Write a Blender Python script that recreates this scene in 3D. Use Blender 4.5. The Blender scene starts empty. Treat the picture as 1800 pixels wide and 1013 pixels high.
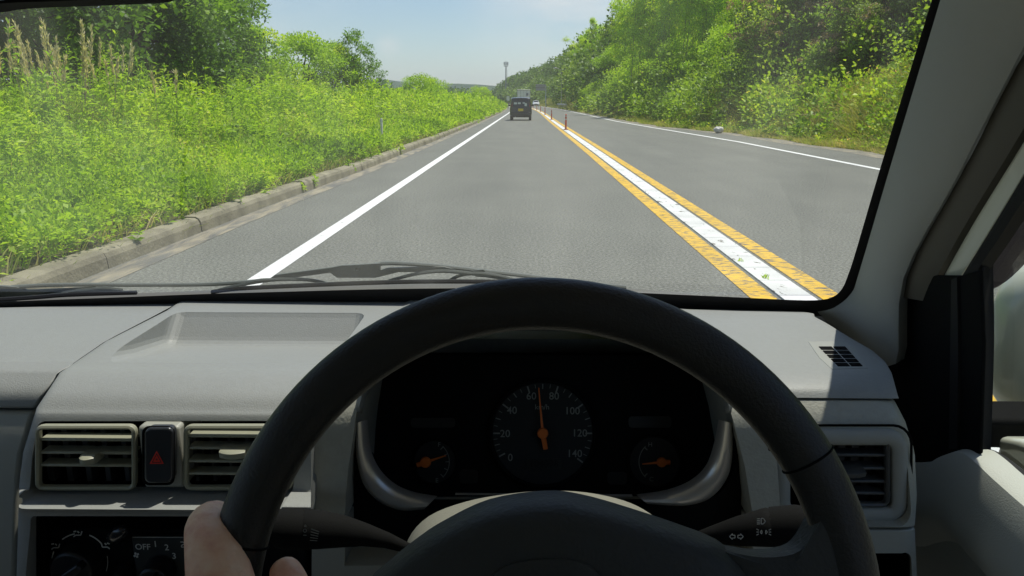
import bpy, bmesh, math, random
import numpy as np
from mathutils import Vector, Matrix
rng = np.random.default_rng(7); random.seed(7)
R = math.radians
S = bpy.context.scene
COL = S.collection

# ------------------------------------------------------------ camera, sky, sun, exposure
F = 1400.; H = 1.27
PIT = math.atan(328.5 / F); PS = math.atan(26 / math.hypot(F, 328.5))
cam = bpy.data.cameras.new('camera'); camo = bpy.data.objects.new('camera', cam); COL.objects.link(camo)
cam.sensor_width = 36; cam.lens = 28.0; cam.clip_start = .02; cam.clip_end = 20000
camo.location = (0, 0, H); camo.rotation_euler = (R(90) - PIT, 0, PS); S.camera = camo
S.render.resolution_x = 1024; S.render.resolution_y = 576
SUN_AZ, SUN_EL = R(45), R(68)      # azimuth from the driving direction towards the right
world = bpy.data.worlds.new('World'); S.world = world; world.use_nodes = True
wn = world.node_tree; wn.nodes.clear()
def N(nt, t, **k):
    n = nt.nodes.new(t)
    for a, b in k.items():
        if a.startswith('i_'):
            n.inputs[a[2:].replace('_', ' ')].default_value = b
        else: setattr(n, a, b)
    return n
sky = N(wn, 'ShaderNodeTexSky', sky_type='NISHITA', sun_disc=False)
sky.sun_elevation = SUN_EL; sky.sun_rotation = SUN_AZ; sky.air_density = 1.0; sky.dust_density = .25; sky.ozone_density = 3.0
bg = N(wn, 'ShaderNodeBackground'); bg.inputs[1].default_value = .088
wo = N(wn, 'ShaderNodeOutputWorld')
tcw = N(wn, 'ShaderNodeTexCoord')
mpw = N(wn, 'ShaderNodeMapping'); mpw.inputs['Scale'].default_value = (1, 1, 3.2)
wn.links.new(tcw.outputs['Generated'], mpw.inputs[0])
noi = N(wn, 'ShaderNodeTexNoise'); noi.inputs['Scale'].default_value = 6; noi.inputs['Detail'].default_value = 7; noi.inputs['Roughness'].default_value = .55
wn.links.new(mpw.outputs[0], noi.inputs['Vector'])
crw = N(wn, 'ShaderNodeValToRGB'); crw.color_ramp.elements[0].position = .30; crw.color_ramp.elements[1].position = .66
crw.color_ramp.elements[1].color = (.75, .75, .75, 1)
wn.links.new(noi.outputs['Fac'], crw.inputs[0])
# two small cloud banks, each a soft patch of sky round one direction
def ray(px, py):
    x = (px - 900) / F; u = -(py - 506.5) / F
    y = math.cos(PIT) + u * math.sin(PIT); z = -math.sin(PIT) + u * math.cos(PIT)
    return Vector((x * math.cos(PS) - y * math.sin(PS), x * math.sin(PS) + y * math.cos(PS), z))
acc = None
for px, py, rad, amp in ((1000, -10, .15, 1.0), (683, 80, .022, .55), (200, -250, .35, .8), (1500, -300, .4, .8)):
    d = ray(px, py).normalized()
    vd = N(wn, 'ShaderNodeVectorMath', operation='DISTANCE'); vd.inputs[1].default_value = d
    wn.links.new(tcw.outputs['Generated'], vd.inputs[0])
    mr = N(wn, 'ShaderNodeMapRange', interpolation_type='SMOOTHSTEP')
    mr.inputs[1].default_value = 0; mr.inputs[2].default_value = rad; mr.inputs[3].default_value = amp; mr.inputs[4].default_value = 0
    wn.links.new(vd.outputs['Value'], mr.inputs[0])
    if acc is None: acc = mr.outputs[0]
    else:
        a = N(wn, 'ShaderNodeMath', operation='MAXIMUM'); wn.links.new(acc, a.inputs[0]); wn.links.new(mr.outputs[0], a.inputs[1]); acc = a.outputs[0]
mm = N(wn, 'ShaderNodeMath', operation='MULTIPLY'); wn.links.new(acc, mm.inputs[0]); wn.links.new(crw.outputs[0], mm.inputs[1])
mix = N(wn, 'ShaderNodeMix', data_type='RGBA'); wn.links.new(mm.outputs[0], mix.inputs[0]); wn.links.new(sky.outputs[0], mix.inputs[6])
mix.inputs[7].default_value = (8.0, 7.9, 7.8, 1)
wn.links.new(mix.outputs[2], bg.inputs[0]); wn.links.new(bg.outputs[0], wo.inputs[0])
sun = bpy.data.lights.new('sun', 'SUN'); sun.energy = 4.0; sun.angle = R(.53); sun.color = (1, .95, .87)
suno = bpy.data.objects.new('sun', sun); COL.objects.link(suno)
sd = Vector((math.sin(SUN_AZ) * math.cos(SUN_EL), math.cos(SUN_AZ) * math.cos(SUN_EL), math.sin(SUN_EL)))
suno.rotation_euler = sd.to_track_quat('Z', 'Y').to_euler(); suno.location = (20, 20, 60)
S.view_settings.view_transform = 'Standard'; S.view_settings.look = 'None'; S.view_settings.gamma = 1
S.view_settings.exposure = 0.35
S.render.engine = 'CYCLES'; S.cycles.transparent_max_bounces = 24; S.cycles.max_bounces = 8
S.cycles.sample_clamp_indirect = 6

# ------------------------------------------------------------ helpers
def P(px, py, Y):                      # point seen at that place of the photo, Y metres ahead
    r = ray(px, py) * (Y / ray(px, py).y); return Vector((r.x, r.y, r.z + H))
def PX(px, py, X):
    r = ray(px, py); r = r * (X / r.x); return Vector((r.x, r.y, r.z + H))
class Plane:
    def __init__(s, c, n): s.c = Vector(c); s.n = Vector(n).normalized(); s.u = Vector((1, 0, 0)); s.v = s.n.cross(s.u); s.v = s.v if s.v.z > 0 else -s.v
    def at(s, px, py, off=0):
        r = ray(px, py); c = s.c + s.n * off - Vector((0, 0, H)); t = c.dot(s.n) / r.dot(s.n)
        return r * t + Vector((0, 0, H))
ORG = {}
def tag(o, label, cat, group=None):
    o['label'] = label; o['category'] = cat
    if group: o['group'] = group
    return o
def empty(name, loc, label, cat, group=None):
    o = bpy.data.objects.new(name, None); COL.objects.link(o); o.location = loc; o.empty_display_size = .1
    ORG[o.name] = Vector(loc); return tag(o, label, cat, group)
def link(name, me, mat, parent=None, org=None):
    o = bpy.data.objects.new(name, me); COL.objects.link(o)
    if mat is not None and len(me.materials) == 0: me.materials.append(mat)
    L = ORG[parent.name] if parent else Vector(org or (0, 0, 0))
    if L.length: me.transform(Matrix.Translation(-L))
    if parent: o.parent = parent
    else: o.location = L
    ORG[o.name] = L
    return o
def mesh(name, V, Fc, mat, parent=None, smooth=True, org=None, bev=0, sol=0, sub=0, seg=3, ang=35):
    me = bpy.data.meshes.new(name); me.from_pydata([tuple(v) for v in V], [], [tuple(f) for f in Fc])
    bm = bmesh.new(); bm.from_mesh(me); bmesh.ops.remove_doubles(bm, verts=bm.verts, dist=1e-6)
    bmesh.ops.recalc_face_normals(bm, faces=bm.faces); bm.to_mesh(me); bm.free()
    if smooth: me.shade_smooth()
    o = link(name, me, mat, parent, org)
    if sol: m = o.modifiers.new('s', 'SOLIDIFY'); m.thickness = sol; m.offset = 0
    if bev: m = o.modifiers.new('b', 'BEVEL'); m.width = bev; m.segments = seg; m.limit_method = 'ANGLE'; m.angle_limit = R(ang); m.harden_normals = False
    if sub: m = o.modifiers.new('u', 'SUBSURF'); m.levels = sub; m.render_levels = sub
    if smooth and not sub: autosm(me, 38)
    return o
def autosm(me, deg):
    try:
        bm = bmesh.new(); bm.from_mesh(me)
        for e in bm.edges:
            if len(e.link_faces) == 2 and e.calc_face_angle(0) > R(deg): e.smooth = False
        bm.to_mesh(me); bm.free()
    except Exception as e: print(e)
def bake(o):                            # apply the modifiers, drop them
    dg = bpy.context.evaluated_depsgraph_get(); dg.update()
    me = bpy.data.meshes.new_from_object(o.evaluated_get(dg)); o.modifiers.clear(); o.data = me; return o
def cut(o, cutters):
    for c in cutters:
        m = o.modifiers.new('c', 'BOOLEAN'); m.operation = 'DIFFERENCE'; m.object = c; m.solver = 'EXACT'
    bake(o)
    for c in cutters: bpy.data.objects.remove(c)
    autosm(o.data, 38)
    return o
def grid(rows, close=False):
    n = len(rows[0]); V = [v for r in rows for v in r]; Fc = []
    for i in range(len(rows) - 1):
        for j in range(n if close else n - 1):
            a = i * n + j; b = i * n + (j + 1) % n; Fc.append((a, b, b + n, a + n))
    return V, Fc
class MB:
    def __init__(s): s.V = []; s.F = []
    def add(s, V, Fc):
        k = len(s.V); s.V += [Vector(v) for v in V]; s.F += [tuple(i + k for i in f) for f in Fc]; return s
    def box(s, c, d, rot=None):
        c = Vector(c); V = [Vector((x * d[0] / 2, y * d[1] / 2, z * d[2] / 2)) for x in (-1, 1) for y in (-1, 1) for z in (-1, 1)]
        if rot: V = [rot @ v for v in V]
        return s.add([v + c for v in V], [(0, 1, 3, 2), (4, 6, 7, 5), (0, 4, 5, 1), (2, 3, 7, 6), (0, 2, 6, 4), (1, 5, 7, 3)])
    def tube(s, pts, r, seg=10, cap=True, up=None, flat=1):
        pts = [Vector(p) for p in pts]; n = len(pts); rs = r if isinstance(r, (list, tuple)) else [r] * n; rows = []
        ref = up or Vector((0.03, 0.05, 1))
        for i, p in enumerate(pts):
            t = (pts[min(i + 1, n - 1)] - pts[max(i - 1, 0)]).normalized()
            a = t.cross(ref)
            if a.length < 1e-3: a = t.cross(Vector((1, 0, 0)))
            a.normalize(); b = a.cross(t).normalized()
            rows.append([p + (a * math.cos(2 * math.pi * k / seg) + b * flat * math.sin(2 * math.pi * k / seg)) * rs[i] for k in range(seg)])
        V, Fc = grid(rows, True)
        if cap:
            Fc.append(tuple(range(seg))); Fc.append(tuple(range((n - 1) * seg, n * seg))[::-1])
        return s.add(V, Fc)
    def poly(s, pts, d):                # prism of a planar outline, extruded by the vector d
        n = len(pts); d = Vector(d); V = [Vector(p) for p in pts] + [Vector(p) + d for p in pts]
        return s.add(V, [tuple(range(n)), tuple(range(n, 2 * n))[::-1]] + [(i, i + n, (i + 1) % n + n, (i + 1) % n) for i in range(n)])
    def lathe(s, c, ax, prof, seg=24):  # prof: (distance along the axis, radius)
        c = Vector(c); ax = Vector(ax).normalized(); a = ax.orthogonal().normalized(); b = ax.cross(a); rows = []
        for t, r in prof: rows.append([c + ax * t + (a * math.cos(2 * math.pi * k / seg) + b * math.sin(2 * math.pi * k / seg)) * max(r, 1e-5) for k in range(seg)])
        V, Fc = grid(rows, True); Fc.append(tuple(range(seg))); Fc.append(tuple(range((len(rows) - 1) * seg, len(rows) * seg))[::-1])
        return s.add(V, Fc)
    def build(s, name, mat, parent=None, **k): return mesh(name, s.V, s.F, mat, parent, **k)
def rrect(x0, y0, x1, y1, r, n=5):      # rounded rectangle in photo pixels
    o = []
    for cx, cy, a in ((x1 - r, y0 + r, -90), (x1 - r, y1 - r, 0), (x0 + r, y1 - r, 90), (x0 + r, y0 + r, 180)):
        for k in range(n + 1):
            t = R(a + 90 * k / n); o.append((cx + r * math.cos(t), cy + r * math.sin(t)))
    return o
def prism(pts, Yf, Ya, Yb, grow=0):     # closed cutter: outline seen at depth Yf, running from Ya to Yb
    m = MB(); q = [P(x, y, Yf) for x, y in pts]
    m.poly([Vector((p.x, Ya, p.z)) for p in q], (0, Yb - Ya, 0)); return m.build('cutter', None, smooth=False)
def cr(pts, n=6):                       # smooth curve through points
    pts = [np.array(p, float) for p in pts]; o = []
    for i in range(len(pts) - 1):
        a, b, c, d = pts[max(i - 1, 0)], pts[i], pts[i + 1], pts[min(i + 2, len(pts) - 1)]
        for k in range(n):
            t = k / n; o.append(.5 * ((2 * b) + (-a + c) * t + (2 * a - 5 * b + 4 * c - d) * t * t + (-a + 3 * b - 3 * c + d) * t ** 3))
    o.append(pts[-1]); return [tuple(x) for x in o]
def textmesh(txts, name, mat, parent):  # txts: (string, centre, height, right, up)
    V = []; Fc = []
    for st, c, h, u, v in txts:
        cu = bpy.data.curves.new('t', 'FONT'); cu.body = st; cu.size = 1.4; cu.align_x = 'CENTER'; cu.align_y = 'CENTER'; cu.resolution_u = 3; cu.offset = .012
        ob = bpy.data.objects.new('t', cu); COL.objects.link(ob)
        dg = bpy.context.evaluated_depsgraph_get(); me = bpy.data.meshes.new_from_object(ob.evaluated_get(dg))
        k = len(V); u = Vector(u).normalized(); v = Vector(v).normalized()
        V += [Vector(c) + u * (p.co.x * h) + v * (p.co.y * h) for p in me.vertices]; Fc += [tuple(i + k for i in f.vertices) for f in me.polygons]
        bpy.data.objects.remove(ob); bpy.data.curves.remove(cu); bpy.data.meshes.remove(me)
    me = bpy.data.meshes.new(name); me.from_pydata([tuple(v) for v in V], [], Fc)
    return link(name, me, mat, parent)

# ------------------------------------------------------------ materials
def mat(name, col, rough=.5, spec=.5, metal=0, bump=0, bscale=300, var=0, vscale=5, emit=None, coat=0, bdist=.001, detail=4):
    m = bpy.data.materials.new(name); m.use_nodes = True; nt = m.node_tree; b = nt.nodes['Principled BSDF']
    b.inputs['Base Color'].default_value = (*col, 1); b.inputs['Roughness'].default_value = rough; b.inputs['Metallic'].default_value = metal
    b.inputs['Specular IOR Level'].default_value = spec; b.inputs['Coat Weight'].default_value = coat
    tc = N(nt, 'ShaderNodeTexCoord')
    if bump:
        n = N(nt, 'ShaderNodeTexNoise'); n.inputs['Scale'].default_value = bscale; n.inputs['Detail'].default_value = detail
        bp = N(nt, 'ShaderNodeBump'); bp.inputs['Strength'].default_value = bump; bp.inputs['Distance'].default_value = bdist
        nt.links.new(tc.outputs['Object'], n.inputs['Vector']); nt.links.new(n.outputs['Fac'], bp.inputs['Height']); nt.links.new(bp.outputs[0], b.inputs['Normal'])
    if var:
        n = N(nt, 'ShaderNodeTexNoise'); n.inputs['Scale'].default_value = vscale; n.inputs['Detail'].default_value = 5
        h = N(nt, 'ShaderNodeMapRange'); h.inputs[1].default_value = .3; h.inputs[2].default_value = .7; h.inputs[3].default_value = 1 - var; h.inputs[4].default_value = 1 + var
        mx = N(nt, 'ShaderNodeVectorMath', operation='SCALE'); mx.inputs[0].default_value = col
        nt.links.new(tc.outputs['Object'], n.inputs['Vector']); nt.links.new(n.outputs['Fac'], h.inputs[0]); nt.links.new(h.outputs[0], mx.inputs['Scale']); nt.links.new(mx.outputs[0], b.inputs['Base Color'])
    return m
def ramp(nt, stops):
    r = N(nt, 'ShaderNodeValToRGB'); e = r.color_ramp.elements
    while len(e) < len(stops): e.new(.5)
    for k, (p, c) in enumerate(stops): e[k].position = p; e[k].color = (*c, 1)
    return r
def leafmat(name, stops, trans=.35, rough=.5, spec=.25):
    m = bpy.data.materials.new(name); m.use_nodes = True; nt = m.node_tree; b = nt.nodes['Principled BSDF']; out = nt.nodes['Material Output']
    at = N(nt, 'ShaderNodeAttribute', attribute_name='tone'); r = ramp(nt, stops); nt.links.new(at.outputs['Fac'], r.inputs[0])
    nt.links.new(r.outputs[0], b.inputs['Base Color']); b.inputs['Roughness'].default_value = rough; b.inputs['Specular IOR Level'].default_value = spec
    t = N(nt, 'ShaderNodeBsdfTranslucent'); hs = N(nt, 'ShaderNodeMix', data_type='RGBA', blend_type='MULTIPLY'); hs.inputs[0].default_value = 1
    hs.inputs[7].default_value = (1.25, 1.3, .55, 1); nt.links.new(r.outputs[0], hs.inputs[6]); nt.links.new(hs.outputs[2], t.inputs[0])
    mx = N(nt, 'ShaderNodeMixShader'); mx.inputs[0].default_value = trans
    nt.links.new(b.outputs[0], mx.inputs[1]); nt.links.new(t.outputs[0], mx.inputs[2]); nt.links.new(mx.outputs[0], out.inputs[0])
    return m
def glassmat(name, tint, gloss=1.0, ior=1.5):
    m = bpy.data.materials.new(name); m.use_nodes = True; nt = m.node_tree; nt.nodes.remove(nt.nodes['Principled BSDF']); out = nt.nodes['Material Output']
    t = N(nt, 'ShaderNodeBsdfTransparent'); t.inputs[0].default_value = (*tint, 1)
    g = N(nt, 'ShaderNodeBsdfGlossy'); g.inputs['Roughness'].default_value = .02
    fr = N(nt, 'ShaderNodeFresnel'); fr.inputs[0].default_value = ior
    sc = N(nt, 'ShaderNodeMath', operation='MULTIPLY'); sc.inputs[1].default_value = gloss; nt.links.new(fr.outputs[0], sc.inputs[0])
    mx = N(nt, 'ShaderNodeMixShader'); nt.links.new(sc.outputs[0], mx.inputs[0]); nt.links.new(t.outputs[0], mx.inputs[1]); nt.links.new(g.outputs[0], mx.inputs[2]); nt.links.new(mx.outputs[0], out.inputs[0])
    return m
M = {}
M['dash'] = mat('grey_dash_plastic', (.27, .28, .268), .5, .4, bump=.35, bscale=750, bdist=.0010, var=.03, vscale=200)
M['dashface'] = mat('warm_grey_dash_plastic', (.33, .33, .285), .42, .5, bump=.3, bscale=900, bdist=.0006, var=.04, vscale=12)
M['dashtex'] = mat('creased_grey_vinyl', (.33, .33, .28), .42, .5, bump=.5, bscale=380, bdist=.001, var=.05, vscale=140)
M['pillar'] = mat('grey_trim_plastic', (.31, .32, .295), .6, .3, bump=.3, bscale=1200, bdist=.0005)
M['black'] = mat('black_plastic', (.009, .0092, .009), .8, .06, bump=.2, bscale=900)
M['cluster'] = mat('black_cluster_plastic', (.007, .007, .007), .75, .12)
M['gap'] = mat('dark_gap', (.006, .006, .006), .9, .05)
M['rubber'] = mat('black_rubber', (.012, .012, .013), .7, .25)
M['leather'] = mat('black_wheel_leather', (.021, .020, .017), .46, .4, bump=.55, bscale=520, bdist=.0008)
M['hub'] = mat('dark_blue_grey_wheel_plastic', (.040, .042, .038), .55, .25, bump=.6, bscale=300, bdist=.001)
M['silver'] = mat('silver_trim_paint', (.56, .54, .50), .3, .6, metal=.6)
M['cover'] = mat('column_cover_plastic', (.24, .24, .20), .42, .5, bump=.4, bscale=500, bdist=.0008)
M['slat'] = mat('vent_slat_plastic', (.30, .30, .22), .35, .5)
M['slatdark'] = mat('vent_slat_dark_plastic', (.06, .062, .06), .4, .5)
M['red'] = mat('red_symbol_paint', (.65, .035, .02), .5)
M['white'] = mat('white_print', (.62, .62, .56), .6)
M['dial'] = mat('dial_face', (.035, .037, .036), .7, .2)
M['print'] = mat('dial_print', (.27, .29, .26), .6)
M['needle'] = mat('orange_needle', (.95, .22, .03), .5)
M['needlet'] = mat('needle_tip', (.6, .32, .05), .5)
M['cream'] = mat('cream_car_paint', (.64, .65, .52), .3, .5, coat=.5)
M['creamlit'] = mat('lit_cream_paint', (.72, .74, .62), .25, .5, coat=.6)  # lighter copy of the cream paint, its sunlit look put into the colour
M['brownseal'] = mat('brown_door_trim', (.075, .068, .05), .6)
M['glass'] = glassmat('windshield_glass', (.975, .985, .97), .09)
gm_ = M['glass']; nt = gm_.node_tree; out_n = nt.nodes['Material Output']; old = out_n.inputs[0].links[0].from_socket     # thin film of dust and dried smears, added to veil the view like glare
tcg = N(nt, 'ShaderNodeTexCoord'); mpg = N(nt, 'ShaderNodeMapping'); mpg.inputs['Scale'].default_value = (9, 2.2, 2.2); ng = N(nt, 'ShaderNodeTexNoise'); ng.inputs['Scale'].default_value = 1.6; ng.inputs['Detail'].default_value = 6
nt.links.new(tcg.outputs['Object'], mpg.inputs[0]); nt.links.new(mpg.outputs[0], ng.inputs['Vector'])
fg = N(nt, 'ShaderNodeMapRange'); fg.inputs[1].default_value = .35; fg.inputs[2].default_value = .7; fg.inputs[3].default_value = .006; fg.inputs[4].default_value = .026; nt.links.new(ng.outputs['Fac'], fg.inputs[0])
tg = N(nt, 'ShaderNodeBsdfTranslucent'); tg.inputs[0].default_value = (.9, .88, .80, 1); mg = N(nt, 'ShaderNodeMixShader'); nt.links.new(fg.outputs[0], mg.inputs[0]); nt.links.new(old, mg.inputs[1]); nt.links.new(tg.outputs[0], mg.inputs[2]); nt.links.new(mg.outputs[0], out_n.inputs[0])
M['visor'] = glassmat('tinted_visor_acrylic', (.30, .28, .30), .3)
M['mirror'] = mat('mirror_glass', (.8, .8, .8), .02, .5, metal=1)
M['wiper'] = mat('wiper_metal', (.11, .12, .105), .5, .5)
M['steel'] = mat('bright_steel', (.45, .45, .42), .3, .5, metal=.9)
M['doortrim'] = mat('door_trim_vinyl', (.50, .51, .45), .5, .4, bump=.4, bscale=700, bdist=.0008)
M['cowl'] = mat('cowl_plastic', (.10, .098, .085), .6)

# ------------------------------------------------------------ the setting: terrain, road, markings
def cv(Y): Y = np.asarray(Y, float); return np.where(Y > 80, -1.7e-4 * (Y - 80) ** 2, 0.)
def ip(Y, xs, ys): return np.interp(Y, xs, ys)
def kerbX(Y): return ip(Y, [0, 9, 15, 26, 40, 600], [-3.26, -3.22, -3.08, -3.0, -2.95, -2.95]) + cv(Y)
def lineR(Y): return ip(Y, [0, 26, 40, 53, 100, 600], [6.68, 6.78, 6.2, 5.78, 5.6, 5.6]) + cv(Y)
def vergeR(Y): return ip(Y, [0, 20, 33, 42, 60, 100, 600], [9.0, 8.85, 8.5, 7.0, 6.75, 6.5, 6.5]) + cv(Y)
def sstep(a, b, x): t = np.clip((x - a) / (b - a), 0, 1); return t * t * (3 - 2 * t)
def groundz(X, Y):
    X = np.asarray(X, float); Y = np.asarray(Y, float)
    dl = kerbX(Y) - .18 - X
    zl = .13 + .45 * sstep(.2, 7, dl) + .12 * np.sin(X * .9 + Y * .31) * sstep(1, 4, dl) + .3 * sstep(8, 16, dl)
    dr = X - vergeR(Y)
    zr = .62 * np.clip(dr - .6, 0, None) - .22 * np.clip(dr - 14, 0, None) - .3 * np.clip(dr - 34, 0, None)
    zr = np.clip(zr, 0, 16) + .25 * np.sin(X * .7 + 1.3 * np.sin(Y * .23)) * sstep(1, 5, dr)
    zr = zr * (1 - .35 * sstep(120, 420, Y)) * (1 - sstep(700, 1100, Y)) * (1 - sstep(150, 400, dr))
    z = np.where(dl > 0, zl, np.where(dr > 0, zr - .02 * (1 - sstep(0, .5, dr)), -.03))
    return z
ys = np.concatenate([np.arange(-40, 120, 1.5), np.arange(120, 620, 6), np.geomspace(620, 4200, 24)])
xs = np.concatenate([-np.geomspace(4000, 26, 22), np.arange(-25, -3.5, .8), np.array([-3.42, -3.4, -3.1, -2.8]), np.arange(-2, 6, 2.), np.arange(6.2, 9.6, .25), np.arange(10, 50, 1.2), np.geomspace(51, 4000, 22)])
gx, gy = np.meshgrid(xs, ys); sh = np.where(gx < -2, kerbX(gy) + 3.22, np.where(gx > 6, vergeR(gy) - 9.0 + .6, cv(gy))); gx = gx + sh
gz = groundz(gx, gy)
V, Fc = grid([[Vector((gx[i, j], gy[i, j], gz[i, j])) for j in range(len(xs))] for i in range(len(ys))])
gm = mat('soil_and_litter', (.085, .08, .04), .9, .1, bump=.6, bscale=9, bdist=.05, var=.35, vscale=1.6)
g = mesh('ground', V, Fc, gm); g['kind'] = 'structure'

rm = mat('asphalt', (.155, .155, .148), .86, .25); nt = rm.node_tree; b = nt.nodes['Principled BSDF']
tc = N(nt, 'ShaderNodeTexCoord')
n1 = N(nt, 'ShaderNodeTexNoise'); n1.inputs['Scale'].default_value = 42; n1.inputs['Detail'].default_value = 3; n1.inputs['Roughness'].default_value = .7
n2 = N(nt, 'ShaderNodeTexNoise'); n2.inputs['Scale'].default_value = .7; n2.inputs['Detail'].default_value = 6
mp = N(nt, 'ShaderNodeMapping'); mp.inputs['Scale'].default_value = (1.3, .12, 1)
n3 = N(nt, 'ShaderNodeTexNoise'); n3.inputs['Scale'].default_value = 1.1; n3.inputs['Detail'].default_value = 4
vo = N(nt, 'ShaderNodeTexVoronoi'); vo.inputs['Scale'].default_value = 95
for a, c in ((n1, tc), (n2, tc), (vo, tc)): nt.links.new(c.outputs['Object'], a.inputs['Vector'])
nt.links.new(tc.outputs['Object'], mp.inputs[0]); nt.links.new(mp.outputs[0], n3.inputs['Vector'])
r1 = ramp(nt, [(.28, (.078, .080, .070)), (.5, (.158, .162, .145)), (.74, (.30, .305, .275))]); nt.links.new(n1.outputs['Fac'], r1.inputs[0])
r2 = ramp(nt, [(.3, (.94, .94, .94)), (.7, (1.05, 1.05, 1.04))]); nt.links.new(n2.outputs['Fac'], r2.inputs[0])
r3 = ramp(nt, [(.32, (.93, .93, .93)), (.65, (1.04, 1.04, 1.03))]); nt.links.new(n3.outputs['Fac'], r3.inputs[0])
r4 = ramp(nt, [(.0, (1.5, 1.5, 1.45)), (.16, (1, 1, 1))]); nt.links.new(vo.outputs['Distance'], r4.inputs[0])
prev = r1.outputs[0]
for r_ in (r2, r3, r4):
    x = N(nt, 'ShaderNodeMix', data_type='RGBA', blend_type='MULTIPLY'); x.inputs[0].default_value = 1; nt.links.new(prev, x.inputs[6]); nt.links.new(r_.outputs[0], x.inputs[7]); prev = x.outputs[2]
nt.links.new(prev, b.inputs['Base Color'])
bp = N(nt, 'ShaderNodeBump'); bp.inputs['Strength'].default_value = .5; bp.inputs['Distance'].default_value = .006; nt.links.new(n1.outputs['Fac'], bp.inputs['Height']); nt.links.new(bp.outputs[0], b.inputs['Normal'])
yr = np.concatenate([np.arange(-30, 120, 3), np.arange(120, 640, 8)])
V, Fc = grid([[Vector((x, y, 0)) for x in np.linspace(kerbX(y) - .02, vergeR(y) + .25, 8)] for y in yr])
o = mesh('road', V, Fc, rm); o['kind'] = 'structure'

def strips(name, fns, m, h=.004, z=.004, Y0=-10, Y1=600, seg=None, gap=0.):
    mb = MB()
    for f, w in fns:
        if seg:                           # separate raised blocks
            y = Y0
            while y < Y1:
                L = seg if y < 60 else seg * 8
                a, c = y + gap, min(y + L, Y1)
                V = [Vector((float(f(yy)) + s * w / 2, yy, zz)) for yy in (a, c) for s in (-1, 1) for zz in (z, z + h)]
                mb.add(V, [(0, 2, 3, 1), (4, 5, 7, 6), (0, 1, 5, 4), (2, 6, 7, 3), (1, 3, 7, 5)]); y += L
        else:
            yy = np.concatenate([np.arange(Y0, 120, 2), np.arange(120, Y1, 8)])
            V, Fc = grid([[Vector((float(f(q)) - w / 2, q, z)), Vector((float(f(q)) + w / 2, q, z))] for q in yy]); mb.add(V, Fc)
    o = mb.build(name, m, smooth=False); o['kind'] = 'structure'; return o
def paint(name, col, lo, hi, sc, mscale, dirt=.12, base=(.13, .13, .125)):
    m = mat(name, col, .7, .3); nt = m.node_tree; b = nt.nodes['Principled BSDF']; tc = N(nt, 'ShaderNodeTexCoord'); mp = N(nt, 'ShaderNodeMapping'); mp.inputs['Scale'].default_value = mscale
    n = N(nt, 'ShaderNodeTexNoise'); n.inputs['Scale'].default_value = sc; n.inputs['Detail'].default_value = 5; n.inputs['Roughness'].default_value = .6; n.inputs['Distortion'].default_value = .6
    r = ramp(nt, [(lo, (0, 0, 0)), (hi, (1, 1, 1))]); mx = N(nt, 'ShaderNodeMix', data_type='RGBA'); mx.inputs[6].default_value = (*base, 1); mx.inputs[7].default_value = (*col, 1)
    nt.links.new(tc.outputs['Object'], mp.inputs[0]); nt.links.new(mp.outputs[0], n.inputs['Vector']); nt.links.new(n.outputs['Fac'], r.inputs[0]); nt.links.new(r.outputs[0], mx.inputs[0])
    n2 = N(nt, 'ShaderNodeTexNoise'); n2.inputs['Scale'].default_value = 2.2; n2.inputs['Detail'].default_value = 6; r2 = ramp(nt, [(.3, (1 - dirt * 2,) * 3), (.7, (1,) * 3)])
    m2 = N(nt, 'ShaderNodeMix', data_type='RGBA', blend_type='MULTIPLY'); m2.inputs[0].default_value = 1
    nt.links.new(tc.outputs['Object'], n2.inputs['Vector']); nt.links.new(n2.outputs['Fac'], r2.inputs[0]); nt.links.new(mx.outputs[2], m2.inputs[6]); nt.links.new(r2.outputs[0], m2.inputs[7]); nt.links.new(m2.outputs[2], b.inputs['Base Color'])
    return m
WH = paint('white_road_paint', (.80, .81, .80), .30, .36, 18, (1, 1, 1), .06)
YE = paint('worn_yellow_road_paint', (.80, .50, .045), .40, .49, 9, (1.1, 3.6, 1), .1)
cenX = lambda y: ip(y, [0, 20, 50, 600], [1.79, 1.8, 1.72, 1.72]) + cv(y)
strips('edge_line', [(lambda y: -1.955 + cv(y), .15), (lambda y: lineR(y), .15)], WH, z=.004)
strips('yellow_centre_lines', [(lambda y: cenX(y) - .225, .17), (lambda y: cenX(y) + .235, .16)], YE, z=.0045)
CW = paint('cracked_white_centre_block', (.78, .79, .77), .355, .385, 8, (1.3, .7, 1), .14, base=(.26, .25, .22))
strips('white_centre_strip', [(lambda y: cenX(y), .215)], CW, h=.012, z=.0, seg=.46, gap=.010)
# a gutter of sand along the kerb and the dusty right shoulder
SA = paint('sandy_dust', (.34, .30, .22), .40, .60, 3.0, (2.4, .5, 1), .1, base=(.16, .158, .145))
strips('sandy_gutter', [(lambda y: kerbX(y) + .13, .24)], SA, z=.0035)
V, Fc = grid([[Vector((x, y, .0035)) for x in (vergeR(y) - .75 - .12 * math.sin(y * .8), vergeR(y) + .3)] for y in np.arange(-5, 300, 1.5)])
o = mesh('dusty_shoulder', V, Fc, SA, smooth=False); o['kind'] = 'structure'
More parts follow.
